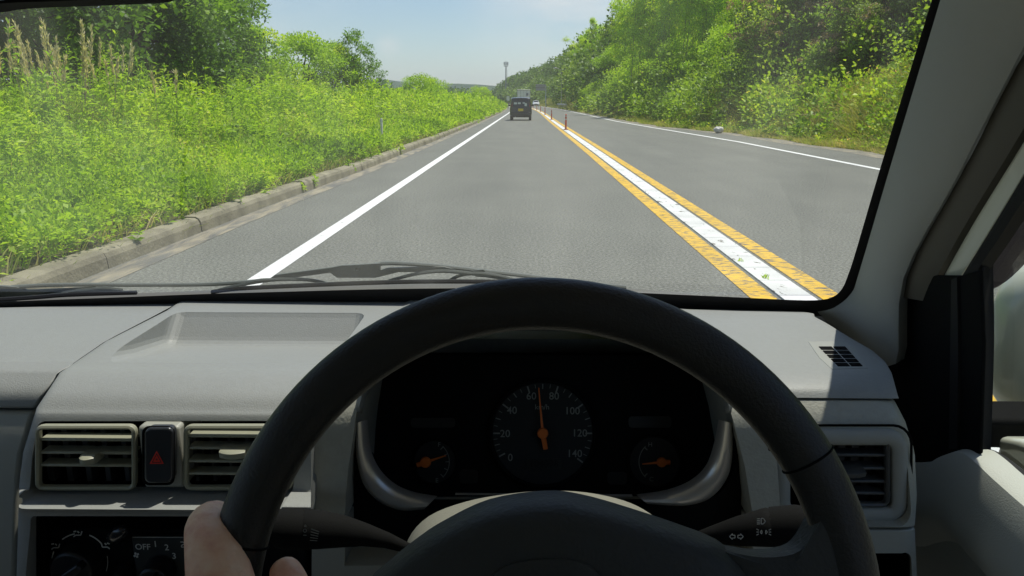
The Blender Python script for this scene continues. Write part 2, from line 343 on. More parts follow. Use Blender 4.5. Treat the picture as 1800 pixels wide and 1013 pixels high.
# concrete kerb, laid in blocks
km = mat('old_kerb_concrete', (.26, .24, .175), .9, .2, bump=.7, bscale=38, bdist=.01, var=.28, vscale=3.5)
mb = MB(); y = -3.
while y < 420:
    L = .6 * 3 if y < 60 else 14
    dx = random.uniform(-.008, .008); dz = random.uniform(-.008, .008)
    if 11.6 < y < 13.0: dx -= .05; dz -= .03
    rows = []
    for q in (y + .012, y + L):
        x = float(kerbX(q)) + dx
        rows.append([Vector((x, q, -.03)), Vector((x - .012, q, .09 + dz)), Vector((x - .03, q, .128 + dz)), Vector((x - .06, q, .146 + dz)), Vector((x - .18, q, .148 + dz)), Vector((x - .19, q, .02))])
    V, Fc = grid(rows); Fc += [tuple(range(6)), tuple(range(6, 12))[::-1]]; mb.add(V, Fc); y += L
o = mb.build('kerb', km, smooth=False); o['kind'] = 'structure'

# far hills, with a forest-like uneven skyline
hm = mat('far_forest', (.055, .085, .035), .9, .1, bump=1, bscale=.35, bdist=2, var=.35, vscale=.06)
def hill(name, Y0, depth, pts, wob, seed):
    r_ = np.random.default_rng(seed); rows = []; n = 260; px = np.linspace(pts[0][0], pts[-1][0], n); py = np.interp(px, [p[0] for p in pts], [p[1] for p in pts])
    w = np.zeros(n)
    for k in (3, 7, 17, 41, 80): w += np.sin(np.linspace(0, 2 * np.pi * k, n) + r_.uniform(0, 6)) * wob / k ** .6
    for j in range(9):
        t = j / 8; row = []
        for i in range(n):
            p = P(px[i], py[i], Y0); zt = max(p.z + w[i], 1)
            x = p.x * (1 + .25 * (1 - t) * -.3); yy = Y0 - depth * (1 - t)
            row.append(Vector((x, yy + r_.uniform(-4, 4), -1 + (zt + 1) * math.sin(t * math.pi / 2) + (r_.uniform(-1, 1) * wob * .6 if 0 < j < 8 else 0))))
        rows.append(row)
    rows.append([Vector((v.x, v.y + depth, -2)) for v in rows[-1]])
    V, Fc = grid(rows); o = mesh(name, V, Fc, hm); o['kind'] = 'structure'
hill('hills', 1500, 300, [(-900, 150), (300, 140), (560, 150), (668, 139), (690, 141), (745, 155), (790, 148), (800, 146), (835, 148), (880, 151), (905, 156), (940, 162), (1300, 165), (2400, 150)], 1.0, 3)
hill('distant_hills', 3600, 600, [(-2400, 150), (500, 150), (640, 146), (690, 141), (710, 143), (760, 156), (850, 158), (890, 154), (912, 147), (935, 150), (1100, 150), (3000, 140)], 2.2, 5)

# ------------------------------------------------------------ foliage built as real leaves
def np_mesh(name, V, F4, tone, m, kind=None, extra=None):
    me = bpy.data.meshes.new(name); nV, nF = len(V), len(F4)
    me.vertices.add(nV); me.vertices.foreach_set('co', V.astype(np.float32).ravel())
    me.loops.add(nF * 4); me.loops.foreach_set('vertex_index', F4.astype(np.int32).ravel())
    me.polygons.add(nF); me.polygons.foreach_set('loop_start', np.arange(0, nF * 4, 4, dtype=np.int32))
    try: me.polygons.foreach_set('loop_total', np.full(nF, 4, dtype=np.int32))
    except Exception: pass
    me.update(calc_edges=True)
    a = me.attributes.new('tone', 'FLOAT', 'POINT'); a.data.foreach_set('value', tone.astype(np.float32))
    me.materials.append(m); return me
def nrm(a): return a / (np.linalg.norm(a, axis=1, keepdims=True) + 1e-9)
def leaves(p, d, L, w, tone, fold=.25, up=None, droop=0.):
    """p base, d direction, L length, w half width (all per leaf) -> verts, quads, tones"""
    n = len(p); d = nrm(d); ref = rng.normal(size=(n, 3)) * .5 + np.array([0, 0, 1.]) if up is None else up
    s = nrm(np.cross(d, ref)); u = np.cross(s, d); L = np.broadcast_to(L, n)[:, None]; w = np.broadcast_to(w, n)[:, None]
    mid = p + d * L * .45
    V = np.stack([p, mid + s * w + u * w * fold, p + d * L - np.array([0, 0, 1.]) * L * droop, mid - s * w + u * w * fold], 1).reshape(-1, 3)
    Fq = np.arange(4 * n).reshape(n, 4); return V, Fq, np.repeat(np.broadcast_to(tone, n), 4)
def blades(p, d, L, w, tone, bend=.35):
    n = len(p); d = nrm(d); L = np.broadcast_to(L, n)[:, None]; w = np.broadcast_to(w, n)[:, None]
    s = nrm(np.cross(d, rng.normal(size=(n, 3)))); h = d * np.array([1, 1, 0]); out = h + rng.normal(size=(n, 3)) * np.array([.15, .15, 0])
    q1 = p + d * L * .5 + out * L * bend * .25; q2 = p + d * L * .95 + out * L * bend - np.array([0, 0, 1.]) * L * bend * .25
    V = np.stack([p - s * w, p + s * w, q1 + s * w * .9, q1 - s * w * .9, q2 + s * w * .12, q2 - s * w * .12], 1).reshape(-1, 3)
    k = np.arange(n)[:, None] * 6; Fq = np.concatenate([k + np.array([[0, 1, 2, 3]]), k + np.array([[3, 2, 4, 5]])]); return V, Fq, np.repeat(np.broadcast_to(tone, n), 6)
class Fol:
    def __init__(s): s.v = []; s.f = []; s.t = []; s.n = 0
    def add(s, r):
        V, Fq, t = r; s.v.append(V); s.f.append(Fq + s.n); s.t.append(t); s.n += len(V); return s
    def me(s, name, m): return np_mesh(name, np.concatenate(s.v), np.concatenate(s.f), np.clip(np.concatenate(s.t), 0, 1), m)
def sph(n):
    a = rng.normal(size=(n, 3)); return nrm(a)
def patch(x, y, f=.35, ph=0.):            # smooth patchiness 0..1
    return .5 + .2 * np.sin(x * f * 2.1 + 1.7 * np.sin(y * f * .9 + ph) + ph) + .18 * np.sin(y * f * 1.7 + 2.1 * np.sin(x * f * 1.3 + ph)) + .12 * np.sin((x + y) * f * 3.9 + ph)

G = {}
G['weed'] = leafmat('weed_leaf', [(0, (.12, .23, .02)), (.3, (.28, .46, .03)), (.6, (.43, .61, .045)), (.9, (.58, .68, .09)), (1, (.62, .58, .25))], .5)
G['grass'] = leafmat('dry_and_green_grass', [(0, (0.121, 0.189, 0.027)), (.35, (0.270, 0.365, 0.054)), (.6, (0.446, 0.459, 0.121)), (.85, (0.567, 0.459, 0.230)), (1, (0.675, 0.567, 0.351))], .35)
G['under'] = leafmat('slope_leaf', [(0, (0.090, 0.170, 0.030)), (.4, (0.240, 0.380, 0.040)), (.7, (0.440, 0.600, 0.060)), (.93, (0.720, 0.750, 0.100)), (1, (0.750, 0.520, 0.260))], .4)
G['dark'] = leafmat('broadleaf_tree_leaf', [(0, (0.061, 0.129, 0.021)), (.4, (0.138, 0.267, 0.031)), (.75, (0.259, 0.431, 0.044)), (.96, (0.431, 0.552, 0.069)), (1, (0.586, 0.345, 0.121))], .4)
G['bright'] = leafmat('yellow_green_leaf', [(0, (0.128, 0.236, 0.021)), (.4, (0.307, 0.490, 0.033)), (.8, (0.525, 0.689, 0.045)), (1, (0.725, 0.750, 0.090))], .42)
G['bamboo'] = leafmat('bamboo_leaf', [(0, (0.182, 0.347, 0.027)), (.5, (0.474, 0.693, 0.036)), (1, (0.750, 0.750, 0.073))], .45)
G['grey'] = leafmat('grey_green_leaf', [(0, (0.075, 0.120, 0.038)), (.5, (0.180, 0.255, 0.075)), (1, (0.330, 0.405, 0.135))], .35)
G['flower'] = leafmat('pinkish_flower_heads', [(0, (0.242, 0.187, 0.099)), (1, (0.528, 0.396, 0.242))], .25)
G['wood'] = leafmat('wooded_hill_leaf', [(0, (0.054, 0.108, 0.025)), (.5, (0.134, 0.234, 0.040)), (1, (0.306, 0.414, 0.064))], .3)
G['plume'] = leafmat('silver_grass_plume', [(0, (.58, .50, .32)), (1, (.85, .76, .54))], .4) #[(0, (0.330, 0.275, 0.154)), (1, (0.605, 0.506, 0.308))], .3)
BK = mat('bark', (.10, .085, .065), .9, .15, bump=.8, bscale=30, bdist=.01, var=.3, vscale=6)
CULM = mat('bamboo_culm', (.20, .26, .06), .5, .4, var=.2, vscale=3)

def clump(c, rad, n, ls, t0, tv, wr=.3, hollow=.55, updir=.35, flat=.8, droop=.1):
    """leaves spread through a lumpy ball"""
    a = sph(n); r = (hollow + (1 - hollow) * rng.uniform(0, 1, n)) * (1 + .18 * np.sin(a[:, 0] * 5 + c[0]) * np.cos(a[:, 2] * 4 + c[1]))
    p = np.asarray(c) + a * r[:, None] * np.asarray(rad); d = a * .8 + rng.normal(size=(n, 3)) * .55 + np.array([0, 0, updir])
    L = ls * rng.uniform(.6, 1.3, n); return leaves(p, d, L, L * wr, t0 + rng.normal(0, tv, n), .25, droop=droop)
# weeds of the left bank: tall upright leafy stems, short and bushy by the kerb
def weeds(x0f, x1, Y0, Y1, dens, nl, ls):
    n = int(dens * (Y1 - Y0) * 9); y = rng.uniform(Y0, Y1, n); u = rng.uniform(0, 1, n) ** 1.0
    xa = kerbX(y) - .12 + .05 * np.sin(y * 2.3); x = xa + (x1 - xa) * u
    keep = (rng.uniform(0, 1, n) < (.45 + .75 * patch(x, y, .8))); x, y = x[keep], y[keep]; xa = xa[keep]; n = len(x)
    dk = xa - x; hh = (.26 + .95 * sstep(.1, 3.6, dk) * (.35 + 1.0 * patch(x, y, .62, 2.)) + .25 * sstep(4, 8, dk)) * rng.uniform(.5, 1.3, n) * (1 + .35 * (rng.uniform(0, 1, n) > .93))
    z = groundz(x, y); base = np.stack([x, y, z], 1); lean = rng.normal(size=(n, 3)) * np.array([.1, .1, 0]) + np.array([.40, 0, 0]) * (dk < .55)[:, None]
    top = base + lean * hh[:, None] + np.array([0, 0, 1.]) * hh[:, None]
    pt = patch(x, y, .5, 1.) * .75 + rng.normal(0, .12, n)
    f = Fol(); f.add(blades(base, top - base, hh * 1.02, .004 * ls, pt * .6 + .25, .02))
    idx = np.repeat(np.arange(n), nl); k = rng.uniform(0, 1, len(idx)) ** .62
    a = rng.uniform(0, 2 * np.pi, len(idx)); tuft = k > .86
    pos = base[idx] + (top - base)[idx] * k[:, None]; el = np.where(tuft, .9, .25) + rng.normal(0, .3, len(idx))
    d = np.stack([np.cos(a) * np.cos(el), np.sin(a) * np.cos(el), np.sin(el)], 1)
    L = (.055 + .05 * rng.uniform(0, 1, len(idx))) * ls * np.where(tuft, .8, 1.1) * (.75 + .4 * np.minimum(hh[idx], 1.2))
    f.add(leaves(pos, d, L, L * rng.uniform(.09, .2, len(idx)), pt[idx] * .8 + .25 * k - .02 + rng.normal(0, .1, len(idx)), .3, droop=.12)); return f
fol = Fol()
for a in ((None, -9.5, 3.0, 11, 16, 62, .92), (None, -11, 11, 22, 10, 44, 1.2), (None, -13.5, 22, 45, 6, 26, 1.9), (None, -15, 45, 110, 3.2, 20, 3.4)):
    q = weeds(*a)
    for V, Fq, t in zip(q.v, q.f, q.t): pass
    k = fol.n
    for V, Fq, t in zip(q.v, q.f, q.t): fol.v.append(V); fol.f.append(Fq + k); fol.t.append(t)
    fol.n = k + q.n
for Y0, Y1, nm, ls, nl in ((3.0, 13, 900, .05, 190), (13, 34, 1300, .075, 120), (34, 100, 1300, .15, 80)):      # rounded leafy mounds between the stems
    for _ in range(nm):
        y = Y0 + (Y1 - Y0) * rng.uniform() ** .8; dk = .12 + 8 * rng.uniform() ** 1.2; x = float(kerbX(y)) - .17 - dk; pt = float(patch(np.array([x]), np.array([y]), .5, 1.)[0])
        hh = .22 + .62 * min(dk / 4.5, 1) * rng.uniform(.4, 1.25); rr = rng.uniform(.2, .42) * (.75 + .35 * min(dk / 3, 1)) * (1 + (y > 34) * .5)
        fol.add(clump((x + .05, y, float(groundz(x, y)) + hh * .72), (rr, rr, rr * .8), nl, ls * rng.uniform(.75, 1.3), .08 + .62 * pt + rng.normal(0, .13), .11, wr=rng.choice([.16, .22, .34]), hollow=.25, updir=.5))
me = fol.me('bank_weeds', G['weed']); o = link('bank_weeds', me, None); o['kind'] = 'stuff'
def field(Y0, Y1, n, x1, hmul, ls, name, seed=0):   # farther weeds, tall mounded
    y = rng.uniform(Y0, Y1, n); xa = kerbX(y) - .3; x = xa - rng.uniform(0, 1, n) ** .9 * x1
    hh = (.5 + 1.2 * patch(x, y, .25, 4) * sstep(0, 3, xa - x)) * rng.uniform(.5, 1.3, n) * hmul; z = groundz(x, y); nl = 26; idx = np.repeat(np.arange(n), nl)
    pos = np.stack([x, y, z], 1)[idx] + np.stack([rng.normal(0, .3, n * nl), rng.normal(0, .3, n * nl), rng.uniform(.1, 1, n * nl) * hh[idx]], 1)
    d = rng.normal(size=(n * nl, 3)) * .6 + np.array([0, 0, .8]); tone = patch(x, y, .2, 1)[idx] * .7 + .18 + rng.normal(0, .12, n * nl)
    return leaves(pos, d, ls * rng.uniform(.7, 1.3, n * nl), ls * .2, tone)
f = Fol(); f.add(field(100, 200, 2600, 22, 1.0, .5, 'f')); f.add(field(195, 430, 2600, 40, 1.3, 1.0, 'f'))
o = link('far_bank_weeds', f.me('far_bank_weeds', G['weed']), None); o['kind'] = 'stuff'
# grasses among the weeds and in the kerb joint
n = 17000; y = rng.uniform(3.2, 40, n); x = kerbX(y) - .15 - rng.uniform(0, 1, n) ** 1.6 * 7; hh = .25 + .75 * sstep(.2, 3, kerbX(y) - x) * rng.uniform(.4, 1.2, n)
base = np.stack([x, y, groundz(x, y)], 1); d = rng.normal(size=(n, 3)) * .3 + np.array([.1, 0, 1.])
f = Fol(); f.add(blades(base, d, hh, .005, np.where(rng.uniform(0, 1, n) > .72, rng.uniform(.7, 1, n), rng.uniform(.1, .6, n)), .5))
o = link('bank_grass', f.me('bank_grass', G['grass']), None); o['kind'] = 'stuff'

# right verge: grass mixed with dry stalks, then leafy undergrowth up the slope
def rverge(Y0, Y1, n, w, hs, wide=1., dry=.06):
    y = rng.uniform(Y0, Y1, n); dr = rng.uniform(0, 1, n) ** 1.3 * 3.2 * wide - .15 - .15 * np.sin(y * 1.1); x = vergeR(y) + dr
    hh = (.25 + .6 * sstep(0, 2.0, dr)) * rng.uniform(.5, 1.25, n) * hs * (.55 + .8 * patch(x, y, .9, 2.)); base = np.stack([x, y, groundz(x, y)], 1)
    d = rng.normal(size=(n, 3)) * .33 + np.array([-.15, 0, 1.]); t = np.clip(.25 + dry + .5 * patch(x, y, .6, 3) + rng.normal(0, .2, n), 0, 1); return blades(base, d, hh, w, t, .5)
def low(Y0, Y1, n, ls):                    # small leafy weeds among the verge grass
    f = Fol()
    for _ in range(n):
        y = rng.uniform(Y0, Y1); dr = rng.uniform() * 3 + .05; x = float(vergeR(y)) + dr; rr = rng.uniform(.16, .42) * (.6 + .3 * dr); f.add(clump((x, y, float(groundz(x, y)) + rr * .7), (rr, rr, rr), 46, ls, rng.uniform(.2, .9), .14, wr=.26, hollow=.2))
    return f
q_ = low(8, 45, 900, .10); o = link('verge_weeds', q_.me('verge_weeds', G['under']), None); o['kind'] = 'stuff'
f = Fol(); f.add(rverge(8, 24, 16000, .006, .9)); f.add(rverge(24, 48, 26000, .009, 1.0)); f.add(rverge(17, 33, 12000, .008, 1.0, 1.2, .10)); f.add(rverge(48, 110, 20000, .02, 1.15)); f.add(rverge(110, 330, 14000, .06, 1.3))
o = link('verge_grass', f.me('verge_grass', G['grass']), None); o['kind'] = 'stuff'
f = Fol()
for Y0, Y1, n, ls, nl, rs in ((6, 26, 420, .12, 190, .75), (26, 55, 560, .17, 170, 1.05), (55, 115, 560, .28, 110, 1.5)):
    for _ in range(n):
        y = rng.uniform(Y0, Y1); dr = .7 + 20 * rng.uniform() ** 1.3
        if 17 < y < 29 and dr < 3.2 and rng.uniform() < .35: continue
        x = float(vergeR(y)) + dr; rr = rs * rng.uniform(.6, 1.5) * (.5 + .5 * min(dr / 3, 1))
        z = float(groundz(x, y)); pt = patch(np.array([x]), np.array([y]), .35, 5.)[0]
        f.add(clump((x, y, z + rr * .62), (rr, rr, rr * .9), nl, ls * rng.uniform(.7, 1.4), .12 + .62 * pt + rng.normal(0, .1), .12, wr=rng.uniform(.2, .42)))
o = link('slope_undergrowth', f.me('slope_undergrowth', G['under']), None); o['kind'] = 'stuff'
# far-off wood on the hill
f = Fol()
for _ in range(1500):
    y = 100 + 420 * rng.uniform() ** 1.2; dr = 2 + 60 * rng.uniform() ** 1.25; x = float(vergeR(y)) + dr; rr = rng.uniform(1.8, 3.6); z = float(groundz(x, y)) + (2 + 7 * min(dr / 8, 1)) * rng.uniform(.25, 1.0)
    f.add(clump((x, y, z), (rr, rr, rr * .85), 170, .42 + .0011 * y, .25 + .5 * rng.uniform(), .12, wr=.4))
o = link('wooded_hillside', f.me('wooded_hillside', G['wood']), None); o['kind'] = 'stuff'
# low wood far away on the left
f = Fol()
for _ in range(260):
    y = rng.uniform(430, 640); x = float(cv(y)) - 4 - 70 * rng.uniform(); rr = rng.uniform(2, 4)
    f.add(clump((x, y, rng.uniform(1, 6)), (rr * 1.3, rr, rr), 60, 1.5, .3 + .4 * rng.uniform(), .12, wr=.4))
o = link('distant_wood', f.me('distant_wood', G['wood']), None); o['kind'] = 'stuff'

# ---- tree and bush prototypes (each: empty > trunk, crown)
def limb(mb, p0, p1, r0, r1, n=5, wob=.06):
    p0, p1 = Vector(p0), Vector(p1); L = (p1 - p0).length; pts = []
    for i in range(n + 1):
        t = i / n; pts.append(p0.lerp(p1, t) + Vector((random.gauss(0, 1), random.gauss(0, 1), 0)) * wob * L * math.sin(t * math.pi))
    mb.tube(pts, [r0 + (r1 - r0) * i / n for i in range(n + 1)], 7)
def crownmesh(name, kind, h, w, ncl, nl, ls, low=.3, wr=.32, flower=False, tv=.1, clr=.26):
    mb = MB(); limb(mb, (0, 0, -.5), (random.uniform(-.3, .3), random.uniform(-.3, .3), h * .62), h * .022 + .03, h * .012 + .01); f = Fol(); cs = []
    for i in range(ncl):
        a = rng.uniform(0, 2 * np.pi); u = rng.uniform(0, 1); z = low + (1 - low) * u; prof = math.sin(math.pi * min(max((z - low) / (1 - low) * .78 + .18, 0), 1)) ** .7
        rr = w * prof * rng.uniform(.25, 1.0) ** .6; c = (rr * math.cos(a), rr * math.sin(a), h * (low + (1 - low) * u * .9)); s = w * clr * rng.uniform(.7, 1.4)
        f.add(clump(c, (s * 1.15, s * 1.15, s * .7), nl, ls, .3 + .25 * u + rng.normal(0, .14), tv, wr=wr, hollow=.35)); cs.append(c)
    for c in cs[::max(1, ncl // 12)]: limb(mb, (0, 0, h * rng.uniform(.15, .45)), (c[0] * .9, c[1] * .9, c[2]), h * .009 + .012, .008)
    trunk = bpy.data.meshes.new('trunk'); trunk.from_pydata([tuple(v) for v in mb.V], [], mb.F); trunk.materials.append(BK); trunk.shade_smooth()
    fl = None
    if flower:
        g2 = Fol()
        for c in cs:
            for _ in range(7):
                a = sph(1)[0]; a[2] = abs(a[2]) * 1.0; a[0] -= .25; s = w * clr; q = np.array(c) + a / np.linalg.norm(a) * s * 1.15
                g2.add(clump(q, (.20, .20, .09), 40, .075, .5, .25, wr=.5, hollow=.2))
        fl = g2.me('flower_heads', G['flower'])
    return trunk, f.me('crown', G[kind]), fl
def bamboo(name, h, n=9):
    mb = MB(); f = Fol()
    for i in range(n):
        a = rng.uniform(0, 2 * np.pi); b0 = Vector((rng.normal(0, .8), rng.normal(0, .8), -.5)); dx = Vector((math.cos(a), math.sin(a), 0)) + Vector((-.5, 0, 0)); hh = h * rng.uniform(.7, 1.05); pts = []
        for k in range(9):
            t = k / 8; pts.append(b0 + Vector((0, 0, hh * (t - .12 * t ** 4))) + dx * (hh * .16 * t ** 2.5))
        mb.tube(pts, [.035 * (1 - .5 * k / 8) for k in range(9)], 6)
        for k in range(9):                                       # feathery masses hung along the arching culm
            t = .22 + .78 * (k + rng.uniform()) / 9; j = min(int(t * 8), 7); q = np.array(pts[j].lerp(pts[j + 1], min(t * 8 - j, 1))); s = rng.uniform(.55, 1.15) * (1.25 - .5 * t)
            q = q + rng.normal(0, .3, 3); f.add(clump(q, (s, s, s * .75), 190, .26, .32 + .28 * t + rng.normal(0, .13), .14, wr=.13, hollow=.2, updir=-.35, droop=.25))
            o_ = sph(1)[0] * np.array([1, 1, .1]); m_ = 60; ss = rng.uniform(0, 1, m_)
            pp = q + o_ * (ss * s * 1.7)[:, None] + np.array([0, 0, 1.]) * (.3 * ss - .8 * ss ** 2)[:, None] + rng.normal(0, .1, (m_, 3)); f.add(leaves(pp, o_ * .7 + rng.normal(size=(m_, 3)) * .5 - np.array([0, 0, .4]), .24, .028, .6 + rng.normal(0, .12, m_), .2, droop=.2))
    trunk = bpy.data.meshes.new('culms'); trunk.from_pydata([tuple(v) for v in mb.V], [], mb.F); trunk.materials.append(CULM); trunk.shade_smooth()
    return trunk, f.me('crown', G['bamboo']), None
PR = {
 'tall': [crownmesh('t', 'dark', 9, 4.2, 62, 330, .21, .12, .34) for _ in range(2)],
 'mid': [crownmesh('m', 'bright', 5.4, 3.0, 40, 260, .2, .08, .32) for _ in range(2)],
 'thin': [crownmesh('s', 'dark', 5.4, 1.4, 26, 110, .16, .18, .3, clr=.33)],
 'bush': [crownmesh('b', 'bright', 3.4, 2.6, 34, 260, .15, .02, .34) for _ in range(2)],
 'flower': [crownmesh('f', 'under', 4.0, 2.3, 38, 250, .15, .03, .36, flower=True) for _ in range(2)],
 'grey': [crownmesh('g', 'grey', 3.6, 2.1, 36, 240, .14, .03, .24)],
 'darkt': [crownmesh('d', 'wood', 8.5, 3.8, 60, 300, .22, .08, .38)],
 'kudzu': [crownmesh('k', 'bright', 2.6, 2.4, 34, 150, .2, .0, .5) for _ in range(2)],
 'bamboo': [bamboo('q', 13) for _ in range(2)],
}
NAMES = dict(tall='broadleaf_tree', mid='leafy_tree', thin='slender_tree', bush='bush', flower='flowering_shrub', grey='grey_green_shrub', darkt='evergreen_tree', kudzu='vine_mound', bamboo='bamboo_clump')
CATS = dict(tall='tree', mid='tree', thin='tree', bush='bush', flower='shrub', grey='shrub', darkt='tree', kudzu='vine', bamboo='bamboo')
def plant(kind, x, y, s, label, group, z=None, var=0, sz=None):
    t, c, fl = PR[kind][var % len(PR[kind])]; zz = float(groundz(x, y)) - .1 if z is None else z
    e = empty(NAMES[kind], (x, y, zz), label, CATS[kind], group); e.rotation_euler.z = random.uniform(0, 6.28); e.scale = (s, s, sz or s)
    for nm, me in (('culms' if kind == 'bamboo' else 'trunk', t), ('crown', c), ('flower_heads', fl)):
        if me: o = bpy.data.objects.new(nm, me); COL.objects.link(o); o.parent = e
    return e
def at(px, Y): r = ray(px, 178); return r.x / r.y * Y
GL, GR_, GB = 'trees behind the left bank', 'shrubs and trees on the right slope', 'bamboo on the right slope'
for a in (('tall', -14.2, 16.5, 1.0, 'broad dark tree filling the top left corner behind the tall plumed grass', 0),
          ('tall', -15.0, 23, 1.0, 'dark leafy tree just right of the plumed grass, its shaded trunk showing', 1),
          ('tall', -14.0, 29, .95, 'broadleaf tree with bare dark trunk above the weeds, third from the left', 0),
          ('tall', -17.2, 37, 1.0, 'tall tree in the left row, next to last before open sky', 1),
          ('tall', -18.6, 45, 1.0, 'rightmost tall tree of the left row, branches reaching into the sky', 0),
          ('mid', -16.8, 52, .95, 'low yellow-green tree directly under the drooping branches of the tall left trees', 0),
          ('mid', -16.6, 61, 1.02, 'rounded yellow-green tree in the middle of the lower left tree line', 1),
          ('mid', -16.4, 72, 1.02, 'rounded bright green tree beside the slender open tree', 0),
          ('thin', -15.0, 72, 1.25, 'slender open tree standing up above its neighbours against the sky', 0),
          ('thin', -15.6, 85, .85, 'small narrow tree alone at the right end of the left tree line', 0),
          ('bush', -14.2, 107, 1.15, 'low green bush on the horizon, left half of the lone thicket', 0),
          ('bush', -12.5, 111, 1.1, 'domed green bush on the horizon, right half of the lone thicket', 1),
          ('bush', -8.5, 150, 1.0, 'small pointed bush nearest the road on the far left bank', 0)):
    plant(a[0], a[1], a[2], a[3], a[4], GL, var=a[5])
for a in (('bamboo', at(1150, 66), 66, 1.0, 'tall feathery bamboo whose top leaves the frame, left end of the grove', 0),
          ('bamboo', at(1200, 62), 62, 1.0, 'tall bamboo in the middle of the grove above the dark hollow', 1),
          ('bamboo', at(1125, 78), 78, 1.0, 'bamboo clump at the skyline edge of the grove against the sky', 1),
          ('bamboo', at(1240, 54), 54, .85, 'bright yellow-green bamboo leaning over the flowering shrubs', 0),
          ('bamboo', at(1050, 125), 125, 1.0, 'pale bamboo farther down the road, lower on the skyline', 0),
          ('bamboo', at(1022, 150), 150, 1.0, 'farthest pale bamboo, next to the dark wooded hill', 1)):
    plant(a[0], a[1], a[2], a[3], a[4], GB, var=a[5])
for a in (('flower', 12.5, 40, 1.15, 'flowering shrub low beside the dark hollow under the bamboo', 0), ('flower', 14.0, 37.5, 1.25, 'tall shrub with brownish pink flower heads right of the bright bamboo', 1),
          ('flower', 12.8, 31.5, .95, 'low flowering shrub in front of the grey-green bush', 1), ('flower', 16.4, 36, 1.2, 'flowering shrub high on the slope near the top of the frame', 0),
          ('flower', 15.2, 31.5, 1.1, 'shrub with pale pink flower heads in the middle of the slope', 0),
          ('grey', 13.6, 30, .95, 'dull grey-green bush low on the slope beside the dry grass', 0), ('grey', 15.5, 28.2, 1.1, 'grey-green bush halfway up the slope, larger of the two', 0),
          ('bush', 17.5, 29.5, 1.2, 'rounded green bush near the top of the frame above the grey-green bushes', 0),
          ('kudzu', 14.0, 24.0, .9, 'big-leaved vine mound beside the windshield pillar, upper one', 0), ('kudzu', 11.9, 20.5, .7, 'big-leaved vine mound at the foot of the slope beside the pillar', 1),
          ('kudzu', 15.8, 26.5, 1.0, 'vine mound high on the slope at the top right of the windshield', 1),
          ('bush', 11.2, 47, .9, 'green bush at the road edge below the bamboo grove', 1), ('bush', 10.9, 58, 1.0, 'bush at the road edge in front of the grove, left of the dark hollow', 0),
          ('bush', 10.2, 72, 1.15, 'rounded bright bush beyond the grove by the right lane', 1), ('mid', 12.6, 84, 1.1, 'light green rounded tree low beside the right lane', 0),
          ('mid', 10.8, 98, 1.0, 'farthest light green rounded tree before the dark hillside', 1), ('bush', 8.3, 100, .8, 'small bush at the roadside just before the guard rail', 0),
          ('darkt', 19.5, 48, 1.1, 'dark evergreen tree behind the bright bamboo', 0), ('darkt', 18.5, 95, 1.15, 'dark evergreen tree behind the light green rounded trees', 0),
          ('darkt', 16, 72, 1.0, 'dark evergreen tree inside the bamboo grove', 0), ('darkt', 22, 38, 1.0, 'dark evergreen tree at the top edge of the frame above the flowering shrubs', 0),
          ('mid', 20.5, 32.5, 1.0, 'green tree at the top edge of the frame, high on the slope', 1), ('darkt', 12.5, 118, 1.0, 'dark tree on the skyline left of the farther bamboo', 0),
          ('darkt', 13.5, 138, 1.05, 'dark tree where the wooded hillside begins', 0)):
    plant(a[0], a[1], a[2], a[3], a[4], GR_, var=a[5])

# clump of tall plumed grass
def plume_grass(x, y, label, n=20, h=2.0):
    e = empty('plumed_grass', (x, y, float(groundz(x, y))), label, 'grass clump'); f = Fol(); m_ = 700
    b_ = rng.normal(0, .28, (m_, 3)) * np.array([1.6, 1, 0]); d = rng.normal(size=(m_, 3)) * .28 + np.array([0, 0, 1.])
    f.add(blades(b_, d, rng.uniform(.8, 1.45, m_) * h / 2, .007, rng.uniform(.1, .5, m_), .55)); o = bpy.data.objects.new('blades', f.me('blades', G['grass'])); COL.objects.link(o); o.parent = e
    g_ = Fol(); st = MB()
    for i in range(n):
        p0 = Vector((random.gauss(0, .75), random.gauss(0, .25), 0)); ln = Vector((random.gauss(.02, .12), random.gauss(0, .1), 1)).normalized(); hh = h * random.uniform(.72, 1.05)
        st.tube([p0, p0 + ln * hh * .5, p0 + ln * hh], [.006, .005, .004], 5); q = rng.uniform(.76, 1.02, 60); pp = np.array(p0) + np.array(ln) * (q * hh)[:, None] + rng.normal(0, .006, (60, 3))
        g_.add(leaves(pp, np.array(ln) + rng.normal(size=(60, 3)) * .3, .085, .010, rng.uniform(0, 1, 60)))
    o = bpy.data.objects.new('plumes', g_.me('plumes', G['plume'])); COL.objects.link(o); o.parent = e
    o = mesh('stems', st.V, st.F, mat('plume_stem', (.34, .30, .15), .7), None); o.parent = e
plume_grass(at(70, 13.2), 13.2, 'clump of tall grass with upright tan plumes at the far left', 40, 1.95)
plume_grass(at(175, 14.2), 14.2, 'smaller tan-plumed grass clump leaning to the right, in front of the dark trees', 14, 1.85)
# weeds sprouting from the centre strip
for i, (px, py, lb) in enumerate(((1345, 492, 'small green weed sprouting from the cracked white centre strip'), (1300, 462, 'flat little weed at the edge between yellow line and white strip'))):
    r_ = ray(px, py); t = -H / r_.z; c = np.array([r_.x * t, r_.y * t, .01]); n = 16; f = Fol(); d = rng.normal(size=(n, 3)) * .6 + np.array([0, 0, .8 - .4 * i])
    f.add(leaves(c + rng.normal(0, .012, (n, 3)) * np.array([1, 1, 0]), d, .038, .006, rng.uniform(.2, .7, n))); o = link('weed_sprout', f.me('weed_sprout', G['weed']), None); tag(o, lb, 'weed')

